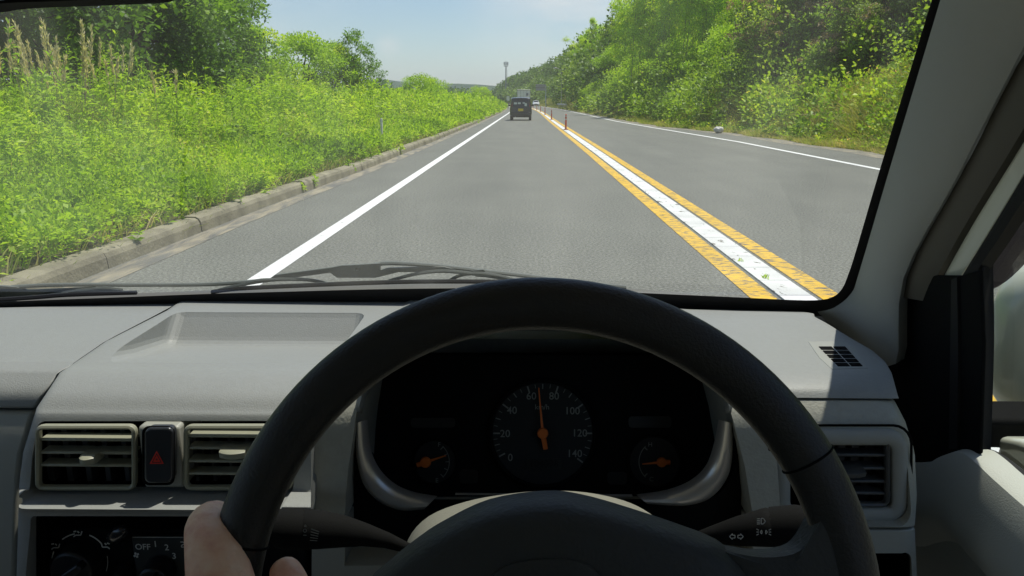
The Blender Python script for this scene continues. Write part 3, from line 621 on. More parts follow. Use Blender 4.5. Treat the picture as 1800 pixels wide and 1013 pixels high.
# ------------------------------------------------------------ roadside things
POST = mat('orange_post_plastic', (.62, .09, .03), .5, .4, var=.15, vscale=6); POSTW = mat('grey_reflective_band', (.6, .57, .5), .4)
PB = mat('post_base_rubber', (.30, .08, .03), .7)
def delineator(y, label):
    x = float(cenX(y)); e = empty('delineator_post', (x, y, .012), label, 'lane post', 'orange posts along the centre line')
    MB().lathe((x, y, .012), (0, 0, 1), [(0, .11), (.018, .11), (.035, .06), (.05, .045)], 20).build('base', PB, e)
    MB().lathe((x, y, .05), (0, 0, 1), [(0, .042), (.05, .04), (.6, .04), (.64, .034), (.655, .012)], 16).build('post', POST, e)
    for z in (.40, .54): MB().lathe((x, y, z + .05), (0, 0, 1), [(0, .0415), (.055, .0415)], 16).build('reflective_band', POSTW, e)
for y, lb in ((36.5, 'nearest and largest of the orange lane posts'), (56.5, 'second orange lane post from the camera'), (77, 'third orange lane post from the camera'), (98, 'fourth orange lane post, left of the guard rail'),
              (119, 'fifth orange lane post, near the oncoming white car'), (141, 'sixth orange lane post, almost at the oncoming white car'), (163, 'farthest orange lane post')): delineator(y, lb)
# white marker post among the weeds
y = 20.; x = at(669, y); e = empty('marker_post', (x, y, .15), 'thin white marker post standing in the weeds behind the kerb', 'marker post')
MB().lathe((x, y, .1), (0, 0, 1), [(0, .03), (.74, .03), (.76, .02)], 14).build('post', mat('white_post', (.62, .62, .55), .5), e)
MB().lathe((x, y, .79), (0, -1, .0), [(-.02, .035), (.015, .04), (.02, .03)], 16).build('reflector', POSTW, e)
# small white roadside sign far left
y = 118.; x = at(893, y); e = empty('small_sign', (x, y, .1), 'tiny white sign board on a post at the left verge beyond the black car', 'sign')
MB().lathe((x, y, .1), (0, 0, 1), [(0, .04), (1.3, .04)], 10).build('post', M['steel'], e)
MB().box((x, y - .05, 1.65), (.42, .03, .6)).build('board', M['creamlit'], e, bev=.01)
# white bag on the right verge
v, fc = [], []; bm = bmesh.new(); bmesh.ops.create_icosphere(bm, subdivisions=3, radius=.19)
for w_ in bm.verts: w_.co *= 1 + .22 * math.sin(w_.co.x * 31 + w_.co.z * 23) * math.cos(w_.co.y * 27); w_.co.z *= .72
me = bpy.data.meshes.new('plastic_bag'); bm.to_mesh(me); bm.free(); me.shade_smooth(); o = link('plastic_bag', me, mat('white_bag_film', (.62, .60, .56), .4), None); o.location = (at(1266, 33), 33, .13); tag(o, 'crumpled white bag lying at the edge of the right verge', 'bag')
# guard rail
y0, y1 = 128., 152.; e = empty('guard_rail', (float(vergeR(140)) + .2, 140, 0), 'pale steel guard rail at the right verge beyond the shrubs', 'guard rail')
pr = [(0, .60), (.05, .63), (.05, .68), (0, .71), (0, .74), (.05, .77), (.05, .82), (0, .85)]
V, Fc = grid([[Vector((float(vergeR(q)) + .1 - a, q, z)) for a, z in pr] for q in np.linspace(y0, y1, 9)]); mesh('rail', V, Fc, mat('galvanised_rail', (.5, .5, .47), .45, metal=.3), e, sol=.01)
for q in np.linspace(y0 + .5, y1 - .5, 7): MB().lathe((float(vergeR(q)) + .2, q, -.1), (0, 0, 1), [(0, .06), (.9, .06), (.92, .03)], 12).build('post', M['steel'], e)
# direction sign on a cantilever mast, seen from behind
y = 186.; x = at(959.5, y); e = empty('road_sign', (x, y, 0), 'grey back of a road sign hung on a mast over the oncoming lane', 'road sign')
MB().lathe((x, y, -.2), (0, 0, 1), [(0, .13), (.3, .12), (5.0, .09), (5.05, .05)], 14).build('mast', M['steel'], e)
mb = MB(); mb.tube([(x, y, 4.75), (x - 2.3, y, 4.75)], .05, 8); mb.tube([(x, y, 3.8), (x - 2.3, y, 3.8)], .05, 8); mb.build('arm', M['steel'], e)
MB().box((x - 1.25, y + .1, 4.28), (2.15, .05, 1.35)).build('board', mat('sign_back', (.26, .25, .23), .5), e, bev=.02)
mb = MB(); [mb.box((x - 1.25, y + .06, z), (2.2, .05, .08)) for z in (3.63, 4.0, 4.5, 4.93)]; mb.build('rib', M['steel'], e)
# lamp post against the wooded hillside
y = 150.; x = at(987, y); e = empty('street_lamp', (x, y, 0), 'thin grey street lamp in front of the dark wooded hillside', 'street lamp')
MB().tube([(x, y, 0), (x, y, 6.2), (x - .15, y, 6.8), (x - .9, y, 7.1)], [.08, .06, .05, .04], 10).build('pole', M['steel'], e)
MB().lathe((x - 1.5, y, 7.12), (1, 0, 0), [(0, .03), (.1, .11), (.5, .12), (.62, .04)], 12).build('lamp_head', M['steel'], e)
# radio mast
y = 420.; x = at(889.5, y); zt = P(889, 108, y).z; e = empty('radio_tower', (x, y, 0), 'slim grey radio mast with a round antenna platform above the road', 'tower'); ST = mat('tower_steel', (.26, .27, .27), .6)
MB().lathe((x, y, 0), (0, 0, 1), [(0, .34), (8, .26), (zt - 3, .18), (zt, .16)], 14).build('mast', ST, e)
for z, r_, h in ((zt - 2.6, 1.05, .25), (7.2, 1.1, .3)): MB().lathe((x, y, z), (0, 0, 1), [(0, r_), (h, r_)], 18).build('platform', ST, e)
for k in range(9):
    a = k * 2 * math.pi / 9; MB().box((x + 1.05 * math.cos(a), y + 1.05 * math.sin(a), zt - 1.2), (.24, .24, 1.7), Matrix.Rotation(a, 3, 'Z')).build('antenna_panel', ST, e)
mb = MB(); [mb.tube([(x + .9 * math.cos(a), y + .9 * math.sin(a), 0), (x + .42 * math.cos(a), y + .42 * math.sin(a), zt - 3)], .07, 5) for a in np.arange(0, 6.2, 2.1)]; mb.build('ladder', ST, e)

# ------------------------------------------------------------ vehicles ahead
TY = mat('tyre_rubber', (.015, .015, .015), .8); RIM = mat('wheel_rim', (.35, .35, .35), .35, metal=.7)
DG = mat('dark_window_glass', (.02, .024, .025), .06, .6); TL = mat('tail_lamp_red', (.45, .02, .015), .2, .6); PL = mat('yellow_plate', (.85, .62, .02), .5)
def wheels(e, c, w, wb, r, f0):
    for yy in (f0, f0 + wb):
        for s in (-1, 1):
            o = MB().lathe((c[0] + s * (w / 2 - .09) - .085, c[1] + yy, r), (1, 0, 0), [(0, r - .03), (.02, r), (.15, r), (.17, r - .03)], 28).build('tyre', TY, e)
            k = ORG[o.name]; q = MB().lathe((c[0] + s * (w / 2 - .02), c[1] + yy, r), (s, 0, 0), [(-.06, r * .6), (0.012, r * .58), (.0, r * .5), (-.02, r * .15)], 20); m_ = q.build('rim', RIM, None); m_.data.transform(Matrix.Translation(-k)); m_.parent = o
def carbody(c, secs, m, e, name='body'):
    """secs: list of (y, [(x, z)...]) half outlines from bottom centre up to roof centre"""
    rows = []
    for y, pr in secs:
        pr = cr(pr, 3); row = [Vector((c[0] + a, c[1] + y, z)) for a, z in pr] + [Vector((c[0] - a, c[1] + y, z)) for a, z in pr[::-1][1:]]; rows.append(row)
    V, Fc = grid(rows); n = len(rows[0]); Fc += [tuple(range(n)), tuple(range((len(rows) - 1) * n, len(rows) * n))[::-1]]
    return mesh(name, V, Fc, m, e, bev=.015, seg=2)
# black kei wagon
c = (-.40, 54.5); e = empty('car_ahead', (c[0], c[1], 0), 'small black car with a yellow number plate driving ahead in our lane', 'car')
BP = mat('black_car_paint', (.006, .0065, .007), .3, .4, coat=.4)
def sec(w, wr, z0, zb, zr): return [(0, z0), (w * .8, z0), (w, z0 + .12), (w * 1.0, zb * .75), (w * .985, zb), (wr + .04, zr - .14), (wr - .04, zr - .02), (0, zr + .015)]
carbody(c, [(0, sec(.68, .56, .30, .86, 1.36)), (.06, sec(.715, .59, .26, .88, 1.47)), (.5, sec(.735, .61, .25, .9, 1.52)), (2.0, sec(.735, .61, .25, .9, 1.52)), (2.5, sec(.735, .56, .25, .9, 1.36)), (2.95, sec(.72, .60, .25, .86, .99)), (3.35, sec(.68, .5, .28, .7, .82))], BP, e)
wheels(e, c, 1.44, 2.36, .28, .5)
def pquad(pts, d, name, m, par, bev=.004): return MB().poly(pts, d).build(name, m, par, bev=bev)
X, Yc = c
w0 = pquad([(X - .53, Yc - .012, .96), (X + .53, Yc - .012, .96), (X + .49, Yc + .035, 1.33), (X + .40, Yc + .045, 1.38), (X - .40, Yc + .045, 1.38), (X - .49, Yc + .035, 1.33)], (0, .03, 0), 'rear_window', DG, e)
for a, b_, z in ((-.36, .20, 1.16), (-.10, .20, 1.17), (.20, .16, 1.20), (.33, .15, 1.04)):     # pale boxes on the glass in place of bright reflections and see-through light
    MB().box((X + a, Yc + .004 + (z - 1.14) * .13, z), (b_, .02, .19), Matrix.Rotation(R(-7), 3, 'X')).build('window_glint_patch', M['creamlit'], e)
pquad([(X - .17, Yc - .03, .62), (X + .17, Yc - .03, .62), (X + .17, Yc - .03, .79), (X - .17, Yc - .03, .79)], (0, .02, 0), 'number_plate', PL, e)
textmesh([('58-21', (X, Yc - .0315, .685), .10, (1, 0, 0), (0, 0, 1))], 'plate_lettering', M['black'], e) if False else None
for s in (-1, 1):
    pquad([(X + s * .575, Yc - .02, .92), (X + s * .69, Yc + .03, .92), (X + s * .62, Yc + .06, 1.34), (X + s * .545, Yc + .01, 1.34)], (0, .06, 0), 'tail_lamp', TL, e)
    mb = MB(); mb.box((X + s * .80, Yc + 2.25, .98), (.16, .09, .13)); mb.tube([(X + s * .70, Yc + 2.25, .93), (X + s * .78, Yc + 2.25, .95)], .02, 6); mb.build('door_mirror', BP, e, bev=.02)
MB().box((X, Yc - .03, .42), (1.34, .14, .26)).build('bumper', BP, e, bev=.05)
MB().box((X, Yc + 1.7, .25), (1.2, 3.0, .08)).build('underbody', M['gap'], e)
MB().tube([(X - .36, Yc + .0, .24), (X - .36, Yc - .06, .24)], .028, 10).build('exhaust_pipe', M['steel'], e)
# box truck ahead of it
y = 128.; X = at(920.5, y); e = empty('box_truck', (X, y, 0), 'pale box truck farther ahead, its cargo box rising over the black car', 'truck'); bx = mat('cream_cargo_box', (.82, .82, .72), .5, var=.1, vscale=2)
zt = P(919, 157.5, y).z
MB().box((X, y + 2.4, (zt + .95) / 2), (2.06, 4.8, zt - .95)).build('cargo_box', bx, e, bev=.03)
mb = MB(); [mb.box((X + a, y - .02, (zt + 1) / 2), (w_, .03, zt - 1.2)) for a, w_ in ((-.98, .06), (0, .03), (.98, .06), (-.5, .04), (.5, .04))]; mb.box((X, y - .02, zt - .1), (2.0, .035, .1)); mb.build('door_frame', mat('cream_trim', (.45, .45, .38), .5), e)
MB().box((X + .55, y - .03, zt - .75), (.34, .02, .4)).build('grey_panel', mat('grey_sticker', (.22, .24, .26), .5), e)
MB().box((X, y - .03, .75), (2.0, .1, .25)).build('bumper', M['slatdark'], e, bev=.02)
MB().box((X, y + 5.6, 1.35), (1.9, 1.5, 1.9)).build('cab', bx, e, bev=.15)
for s in (-1, 1): MB().box((X + s * .85, y - .085, .75), (.25, .02, .12)).build('tail_lamp', TL, e)
wheels(e, (X, y), 2.0, 3.9, .38, .9)
# oncoming white car
y = 205.; X = at(942.5, y); e = empty('oncoming_car', (X, y, 0), 'white car coming towards the camera in the opposite lane', 'car'); WP = mat('white_gloss_paint', (.80, .81, .82), .2, .5, coat=.8)
c = (X, y)
carbody(c, [(0, sec(.72, .5, .25, .6, .72)), (.12, sec(.82, .6, .2, .66, .78)), (1.0, sec(.84, .62, .2, .8, .96)), (1.7, sec(.84, .58, .2, .88, 1.40)), (3.0, sec(.84, .58, .2, .88, 1.43)), (3.8, sec(.83, .55, .22, .9, 1.12)), (4.3, sec(.78, .5, .3, .85, .95))], WP, e)
pquad([(X - .64, y + 1.02, .99), (X + .64, y + 1.02, .99), (X + .50, y + 1.58, 1.34), (X - .50, y + 1.58, 1.34)], (0, -.02, .02), 'windshield', DG, e)
MB().box((X, y - .02, .38), (.9, .06, .2)).build('grille', M['black'], e, bev=.02)
for s in (-1, 1): MB().box((X + s * .6, y + .0, .60), (.3, .12, .14)).build('headlight', M['mirror'], e, bev=.03)
wheels(e, c, 1.66, 2.6, .3, .75)

# ------------------------------------------------------------ the car the photo is taken from
CAR = empty('car', (-.35, .2, 0), 'grey cabin of the moving right-hand-drive car, seen from the driver seat', 'car')
def part(m, name, mt, par=None, **k): return m.build(name, M[mt] if isinstance(mt, str) else mt, par or CAR, **k)
GP = Plane((0, .95, H - .222), (0, 1, .647))                    # windshield plane
WC = Vector((.0086, .3827, H - .2727)); WN = Vector((0, -math.cos(R(20)), math.sin(R(20)))); WP_ = Plane(WC, WN)

# --- dashboard mouldings: side profiles swept across, (photo row, depth) -> a true profile
def slab(name, prof, xl, xr, mt, bx=300, Yb=1.0, left=False, right=False, bev=.0035, par=None, pl=None, pr=None, soft=False):
    """prof: (py, Y); xl / xr: (py, px) edges; rounded ends where asked"""
    dense = cr(prof, 4); cols = []
    def edge(tab, py, Y): px = np.interp(py, [a for a, _ in tab], [b for _, b in tab]); return P(px, py, Y).x
    L = [(.0, .016), (.0015, .009), (.005, .004), (.009, .0012), (.014, 0.)] if left else [(0, 0)]
    Rr = [(.024, 0.), (.014, .003), (.007, .009), (.002, .022), (0, .040)] if right else [(0, 0)]
    if soft: Rr = [(.012, 0), (.005, .003), (.0015, .010), (0, .022)]
    for side, lst in ((0, L), (1, Rr)):
        for dx, push in lst:
            col = []; other = (pl, pr)[side]
            for py, Y in (cr(other, 4) if other else dense):
                x = edge(xl, py, Y) + dx if side == 0 else edge(xr, py, Y) - dx
                p = P(bx, py, Y); col.append(Vector((x, Y + push, p.z - push * .35)))
            zb = col[-1].z; zt = col[0].z
            col += [Vector((col[-1].x, Yb, zb)), Vector((col[0].x, Yb, zt - .012))]; cols.append(col)
    V, Fc = grid(cols, True); n = len(cols[0]); Fc += [tuple(range(n)), tuple(range((len(cols) - 1) * n, len(cols) * n))[::-1]]
    return mesh(name, V, Fc, M[mt], par or CAR, bev=bev, seg=3, ang=40)
PTR = [(550, .935), (558, .915), (574, .868), (596, .818), (620, .765), (640, .725), (658, .694), (680, .672), (699, .664)]
PT = [(530, .958), (542, .93), (567, .88), (594, .82), (620, .765), (640, .725), (658, .694), (680, .672), (699, .664)]
PF = [(702.5, .664), (740, .652), (800, .645), (860, .638), (900, .634), (925, .632)]
PL2 = [(929, .634), (970, .632), (1013, .63), (1080, .63), (1150, .63)]
seamx = [(523, 724), (545, 714), (600, 646), (657, 588), (700, 547), (1200, 545)]
redge = [(523, 1436), (555, 1440), (567, 1463), (594, 1508), (613, 1543), (634, 1568), (654, 1580), (696, 1592), (739, 1615), (792, 1632), (873, 1636), (926, 1632), (1013, 1636), (1200, 1640)]
pod = slab('centre_console', [(529, .960), (545, .92), (600, .80), (640, .735), (657, .70), (690, .668), (720, .652), (738, .645), (800, .636), (858, .632), (864, .625), (876, .612), (888, .601), (894, .602), (902, .613), (911, .627), (1013, .62), (1150, .615)],
           [(525, 314), (545, 285), (600, 176), (657, 92), (720, 50), (800, 26), (858, 19), (1200, 10)], seamx, 'dash', left=True)
sx2 = [(a, b + 2) for a, b in seamx]
top = slab('dashboard_top', PT, sx2, redge, 'dash', bx=1200, right=True, pr=PTR, soft=True)
front = slab('dashboard_front', PF, sx2, redge, 'dashtex', bx=1200, right=True)
lower = slab('dashboard_lower', PL2, sx2, redge, 'dashface', bx=1200, right=True)
far = [(500, -900), (1200, -900)]; pe = [(526, 325), (555, 272), (600, 186), (657, 104), (720, 60), (800, 36), (858, 30), (1200, 20)]
slab('passenger_dash_top', [(533, .965), (558, .90), (603, .815), (638, .756), (649.5, .735)], [(0, -700), (1200, -700)], pe, 'dash', pl=[(566, .93), (581, .88), (608, .81), (638, .756), (649.5, .735)])
slab('passenger_dash_front', [(652, .728), (690, .707), (721, .702)], [(0, -700), (1200, -700)], pe, 'dash')
slab('glove_box_lid', [(725, .702), (800, .69), (1013, .67), (1150, .66)], [(0, -700), (1200, -700)], pe, 'dashface')
# tray, vent and control openings cut into the console
tr = MB(); tp = [(.935, -.18), (.916, -.242), (.878, -.276), (.80, -.2635), (.727, -.2475), (.69, -.18)]
tr.poly([Vector((P(300, 540, .9).x, y, H + z)) for y, z in tp], (P(640, 540, .9).x - P(300, 540, .9).x, 0, 0)); trc = tr.build('cutter', None, smooth=False, bev=.012, seg=4, ang=20); bake(trc)
vent_o = rrect(62, 744, 520, 861, 12); clim_o = rrect(55, 906, 560, 1120, 8)
cut(bake(pod), [trc, prism(vent_o, .640, .5, .705), prism(clim_o, .628, .5, .69)])
# binnacle opening
Q = [(632, 560), (629, 700), (624, 760), (618, 810), (616, 850), (616, 968), (1311, 968), (1311, 880), (1303, 810), (1292, 760), (1283, 715), (1290, 560)]
cq = prism(Q, .655, .5, .87); cut(bake(top), [cq]); cq = prism(Q, .655, .5, .87)
vr_o = rrect(1362, 764, 1590, 908, 26); cut(bake(front), [cq, prism(vr_o, .650, .5, .715)])
cq = prism(Q, .655, .5, .87); cut(bake(lower), [cq, prism(rrect(1500, 975, 1606, 1100, 14), .63, .5, .70)])
def liner(name, pts, Yf, Ya, Yb, mt='gap', shrink=.0012, par=None):
    q = [P(x, y, Yf) for x, y in pts]; c = sum((Vector((p.x, 0, p.z)) for p in q), Vector()) / len(q)
    def loop(Y, s):
        o = []
        for p in q: d = Vector((p.x - c.x, 0, p.z - c.z)); o.append(Vector((c.x, Y, c.z)) + d * (1 - shrink / d.length) * s)
        return o
    V, Fc = grid([loop(Ya, 1), loop(Yb, 1)], True); n = len(q); Fc.append(tuple(range(n, 2 * n)))
    return mesh(name, V, Fc, M[mt], par or CAR, smooth=False)
liner('vent_duct', vent_o, .640, .645, .704); liner('control_recess', clim_o, .628, .634, .689); liner('vent_duct', vr_o, .650, .652, .714)
liner('storage_recess', rrect(1500, 975, 1606, 1100, 14), .63, .636, .699)

def bar(x0, y0, x1, y1, Y, dep, name, mt, par, bev=.0012):
    a = P(x0, y0, Y); b = P(x1, y1, Y); m = MB(); m.box(((a.x + b.x) / 2, Y + dep / 2, (a.z + b.z) / 2), (abs(b.x - a.x), dep, abs(a.z - b.z))); return part(m, name, mt, par, bev=bev, seg=2)
def ring(pts, Y, r, name, mt, par, flat=1, seg=8):
    q = [P(x, y, Y) for x, y in pts]; n = len(q); rows = []
    for i in range(n):
        t = (q[(i + 1) % n] - q[i - 1]).normalized(); a = t.cross(Vector((0, 1, 0))).normalized()
        rows.append([q[i] + (a * math.cos(2 * math.pi * k / seg) * r + Vector((0, 1, 0)) * math.sin(2 * math.pi * k / seg) * r * flat) for k in range(seg)])
    V, Fc = grid(rows + [rows[0]], True); return mesh(name, V, Fc, M[mt], par)
def vent(x0, y0, x1, y1, Y, slats, vanes, knob, sm, tabs=True, r=10):
    e = ring(rrect(x0, y0, x1, y1, r), Y, .0023, 'air_vent', sm, CAR, 1.6)
    for s in slats: bar(x0 + 2, s - 3.2, x1 - 2, s + 3.2, Y - .001, .014, 'slat', sm, e)
    for k in range(vanes): x = x0 + (x1 - x0) * (k + .5) / vanes; bar(x - 1.5, y0 + 4, x + 1.5, y1 - 4, Y + .022, .012, 'vane', 'slatdark', e, .0005)
    if knob:
        kx, ky, kw, kh = knob; a = P(kx, ky, Y - .012); m = MB(); w = abs(P(kx + kw, ky, Y).x - a.x); h = kh * .00048
        pts = [(a + Vector((w * t, abs(t) ** 2 * .004, 0))) for t in np.linspace(-1, 1, 9)]
        V, Fc = grid([[p + Vector((0, y, z)) for y, z in ((0, -h), (-.003, -h * .6), (-.003, h * .6), (0, h), (.014, h), (.014, -h))] for p in pts], True); n = 6; Fc += [tuple(range(n)), tuple(range(8 * n, 9 * n))[::-1]]
        m.add(V, Fc); part(m, 'knob', 'slat' if sm == 'slat' else 'slatdark', e)
        for t in np.linspace(-.8, .8, 12):
            pass
    return e
vent(68, 750, 237, 857, .634, (774, 797, 819), 5, (151, 811, 27, 8), 'slat')
vent(328, 750, 512, 857, .634, (768, 789, 812, 834), 6, (407, 801, 32, 8), 'slat')
vent(1440, 771, 1559, 886, .648, (801, 824, 847, 868), 5, (1496, 835, 16, 6), 'slatdark')
ring(rrect(1352, 748, 1602, 924, 32), .6465, .0012, 'panel_groove', 'gap', CAR, .6)
ring(rrect(1374, 768, 1580, 904, 22), .6485, .0075, 'vent_surround', 'pillar', CAR, .8, 12)
# hazard switch between the centre vents
bar(241, 750, 325, 859, .633, .05, 'vent_divider', 'dashface', CAR, .003)
hz = MB().poly([P(x, y, .6245) for x, y in rrect(254, 753, 303, 849, 10)], (0, .01, 0)).build('hazard_switch', mat('glossy_black_switch', (.03, .032, .036), .28, .5), CAR, bev=.0018)
ring(rrect(252, 751, 305, 851, 11), .628, .0012, 'switch_gap', 'gap', hz)
def trif(cx, cy, s, w, Y, par):
    m = MB()
    A = [(cx, cy - s), (cx + s * 1.0, cy + s * .85), (cx - s * 1.0, cy + s * .85)]; c = (cx, cy + s * .23); B = [(c[0] + (x - c[0]) * w, c[1] + (y - c[1]) * w) for x, y in A]
    q = [P(x, y, Y) for x, y in A] + [P(x, y, Y) for x, y in B]; m.add(q, [(0, 1, 4, 3), (1, 2, 5, 4), (2, 0, 3, 5)]); return m
a = trif(275.5, 805, 12.5, .74, .6238, hz); b2 = trif(275.5, 806.5, 6.6, .35, .6238, hz); a.add(b2.V, b2.F); part(a, 'warning_triangle', 'red', hz, smooth=False)
# heater controls
fp = bar(84, 930, 548, 1120, .655, .02, 'heater_controls', 'black', CAR, .002)
bar(231, 944, 420, 1120, .648, .006, 'switch_panel', mat('dark_grey_panel', (.028, .030, .027), .5), fp, .001)
def knob(px, py, rpx, Y, ridge, name='dial_knob'):
    c = P(px, py, Y); r = rpx * .00049; m = MB(); m.lathe(c, (0, -1, .0), [(-.004, r), (.014, r * .93), (.017, r * .86), (.018, 0)], 32)
    d = Vector((math.cos(ridge), 0, math.sin(ridge))); s = Vector((-d.z, 0, d.x)); c2 = c + Vector((0, -.018, 0))
    m.poly([c2 + d * r * .98 + s * r * .17, c2 - d * r * .98 + s * r * .2, c2 - d * r * .98 - s * r * .2, c2 + d * r * .98 - s * r * .17], (0, -.011, 0)); return part(m, name, mat('knob_plastic', (.012, .012, .012), .35, .5), fp, bev=.002)
knob(140, 988, 44, .652, R(36)); knob(281, 1004, 29, .644, R(55)); knob(222, 1004, 15, .65, R(10))
lv = MB(); p0, p1 = P(193, 950, .64), P(221, 927, .632); lv.tube([p0, p0.lerp(p1, .25), p0.lerp(p1, .75), p1], [.003, .008, .007, .003], 12); lv.tube([P(205, 945, .645), P(205, 952, .66)], .006, 8); part(lv, 'slide_lever', mat('shiny_lever', (.02, .02, .022), .15, .6), fp, sub=1)
X1, Z1 = (1, 0, 0), (0, 0, 1)
tm = [('OFF', P(251, 962, .6455), .0058, X1, Z1), ('1', P(273, 957, .6455), .0060, X1, Z1), ('2', P(293, 963, .6455), .0060, X1, Z1), ('3', P(306, 978, .6455), .0060, X1, Z1)]
textmesh(tm, 'lettering', M['white'], fp)
mk = MB()
def arcm(cx, cy, r, a0, a1, w, Y):
    pts = [(cx + r * math.cos(R(t)), cy - r * math.sin(R(t))) for t in np.linspace(a0, a1, 14)]; pin = [(cx + (r - w) * math.cos(R(t)), cy - (r - w) * math.sin(R(t))) for t in np.linspace(a0, a1, 14)]
    V, Fc = grid([[P(x, y, Y) for x, y in pts], [P(x, y, Y) for x, y in pin]]); mk.add(V, Fc)
arcm(140, 988, 51, 100, 128, 2.2, .653); arcm(140, 988, 51, 40, 70, 2.2, .653); arcm(140, 988, 50, 158, 205, 2.2, .653); arcm(140, 988, 50, -20, 12, 1.2, .653)
def px_strip(pts, w, Y, m):
    for (x0, y0), (x1, y1) in zip(pts[:-1], pts[1:]):
        L = math.hypot(x1 - x0, y1 - y0); nx, ny = -(y1 - y0) / L * w / 2, (x1 - x0) / L * w / 2
        q = [P(x0 + nx, y0 + ny, Y), P(x1 + nx, y1 + ny, Y), P(x1 - nx, y1 - ny, Y), P(x0 - nx, y0 - ny, Y)]; m.add(q, [(0, 1, 2, 3)])
for cx, cy, s in ((98, 961, 1), (185, 960, -1), (137, 939, 1)):        # little airflow figures
    px_strip([(cx - 8 * s, cy - 4), (cx - 3 * s, cy - 5)], 2.4, .653, mk); px_strip([(cx + 7 * s, cy - 5), (cx + 5 * s, cy + 2), (cx - 4 * s, cy + 2), (cx - 8 * s, cy + 5)], 2.2, .653, mk); px_strip([(cx - 1, cy - 5), (cx + 2, cy - 2)], 2.5, .653, mk)
for k in range(4):                                                     # fan symbol
    a = R(45 + 90 * k); px_strip([(239.5 + 1.2 * math.cos(a), 976 + 1.2 * math.sin(a)), (239.5 + 5 * math.cos(a + .35), 976 + 5 * math.sin(a + .35))], 3.4, .6455, mk)
px_strip([(233, 944.6), (345, 944.6)], .8, .6455, mk); px_strip([(317, 953), (322, 953), (325, 956), (319, 959), (319, 962), (326, 962)], 1.6, .6455, mk)
part(mk, 'printed_symbols', 'white', fp, smooth=False)

# small demister grille on the right of the dash top
TPn = Plane((0, .77, H - .2460), (0, .0355, 1))
def tq(x, y, off=.0): return TPn.at(x, y, off)
o_ = [(1420, 603), (1484, 602), (1506, 618), (1526, 650), (1462, 652), (1440, 632)]
gr = MB().poly([tq(x, y, -.0005) for x, y in o_], (0, 0, .0016)).build('demister_grille', M['pillar'], CAR, bev=.0008)
sl = MB()
for k in range(5):
    t = (k + .5) / 5; ya = 609 + 36 * t; 
    for s0, s1 in ((.10, .50), (.56, .93)):
        xa, xb = 1430 + 38 * t * .95, 1486 + 32 * t; x0 = xa + (xb - xa) * s0; x1 = xa + (xb - xa) * s1
        sl.poly([tq(x0, ya - 2.6, .0012), tq(x1, ya - 2.6, .0012), tq(x1 + 5, ya + 2.6, .0012), tq(x0 + 5, ya + 2.6, .0012)], (0, 0, .0006))
part(sl, 'slot', 'gap', gr)

# --- instrument binnacle
arch = [(628, 715), (640, 672), (672, 628), (720, 592), (790, 560), (870, 540), (965, 532), (1060, 540), (1140, 560), (1200, 590), (1245, 625), (1275, 672), (1284, 715)]
ar = cr(arch, 3); fr_ = [P(x, y, .66) for x, y in ar]; rows = [[Vector((p.x * .985, .662, p.z - .007)) for p in fr_], [Vector((p.x * .99, .655, p.z - .003)) for p in fr_], [Vector((p.x, .658, p.z)) for p in fr_]]
for t, Y in ((.12, .70), (.35, .77), (.72, .85), (1.0, .915)): rows.append([Vector((p.x * (1 - .04 * t) + .002, Y, (p.z - .0) * (1 - t) + min(H - .246, p.z) * t)) for p in fr_])
V, Fc = grid(rows); mesh('binnacle_hood', V, Fc, M['dash'], CAR, sol=.003)
CP = Plane(P(955, 765, .775), (0, -math.cos(R(17)), math.sin(R(17))))
O_ = arch + [(1290, 760), (1292, 810), (1278, 852), (1240, 880), (1150, 888), (1040, 889), (957, 889), (880, 889), (760, 889), (700, 884), (655, 858), (637, 812), (628, 765)]
O_ = cr(O_ + [O_[0]], 3)[:-1]
f0 = [P(x, y, .663) for x, y in O_]
ib = [CP.at(957 + (x - 957) * .93, 745 + (y - 745) * .92) for x, y in O_]
V, Fc = grid([[p + Vector((0, 0, 0)) for p in f0], [a.lerp(b, .5) for a, b in zip(f0, ib)], ib], True); shr = mesh('cluster_shroud', V, Fc, M['cluster'], CAR)
def cring(f, n=72): return [f(2 * math.pi * k / n) for k in range(n)]
cl = MB(); cl.poly([CP.at(x, y, -.001) for x, y in ((650, 625), (1265, 625), (1290, 700), (1290, 895), (625, 895), (625, 700))], (0, .01, 0)); cl = part(cl, 'instrument_cluster', 'cluster', CAR)
sk = [(x, y) for x, y in O_]; Qo = []
for x, y in O_:
    if y < 716: Qo.append((x, y))
    else:
        dx, dy = x - 957, y - 740; s = min(354 / abs(dx) if abs(dx) > 1 else 99, 235 / dy if dy > 1 else 99); Qo.append((957 + dx * s, 740 + dy * s))
V, Fc = grid([[P(x, y, .672) for x, y in Qo], [P(x, y, .664) for x, y in O_]], True); mesh('lower_shroud', V, Fc, M['black'], CAR)
for outer, inner in (([(626, 744), (628, 800), (640, 848), (667, 879), (707, 895), (747, 894)], [(645, 738), (651, 790), (667, 826), (694, 852), (727, 866), (768, 873)]),
                     ([(1286, 744), (1285, 800), (1275, 840), (1245, 874), (1200, 887), (1136, 885)], [(1264, 738), (1254, 788), (1240, 822), (1212, 847), (1172, 862), (1119, 870)])):
    a, b_ = cr(outer, 5), cr(inner, 5); rows = []
    for (x0, y0), (x1, y1) in zip(a, b_):
        rows.append([P(x0 + (x1 - x0) * t * 1.12 - (x1 - x0) * .08, y0 + (y1 - y0) * t * 1.12 - (y1 - y0) * .08, .661 + o2) for t, o2 in ((0, .002), (.08, -.0022), (.2, -.0034), (.45, -.0024), (.7, .001), (.88, .006), (1, .013))])
    V, Fc = grid(rows); mesh('silver_trim', V, Fc, M['silver'], CAR)
bar(800, 870, 1112, 873, .66, .004, 'trim_line', 'silver', CAR, .0005)
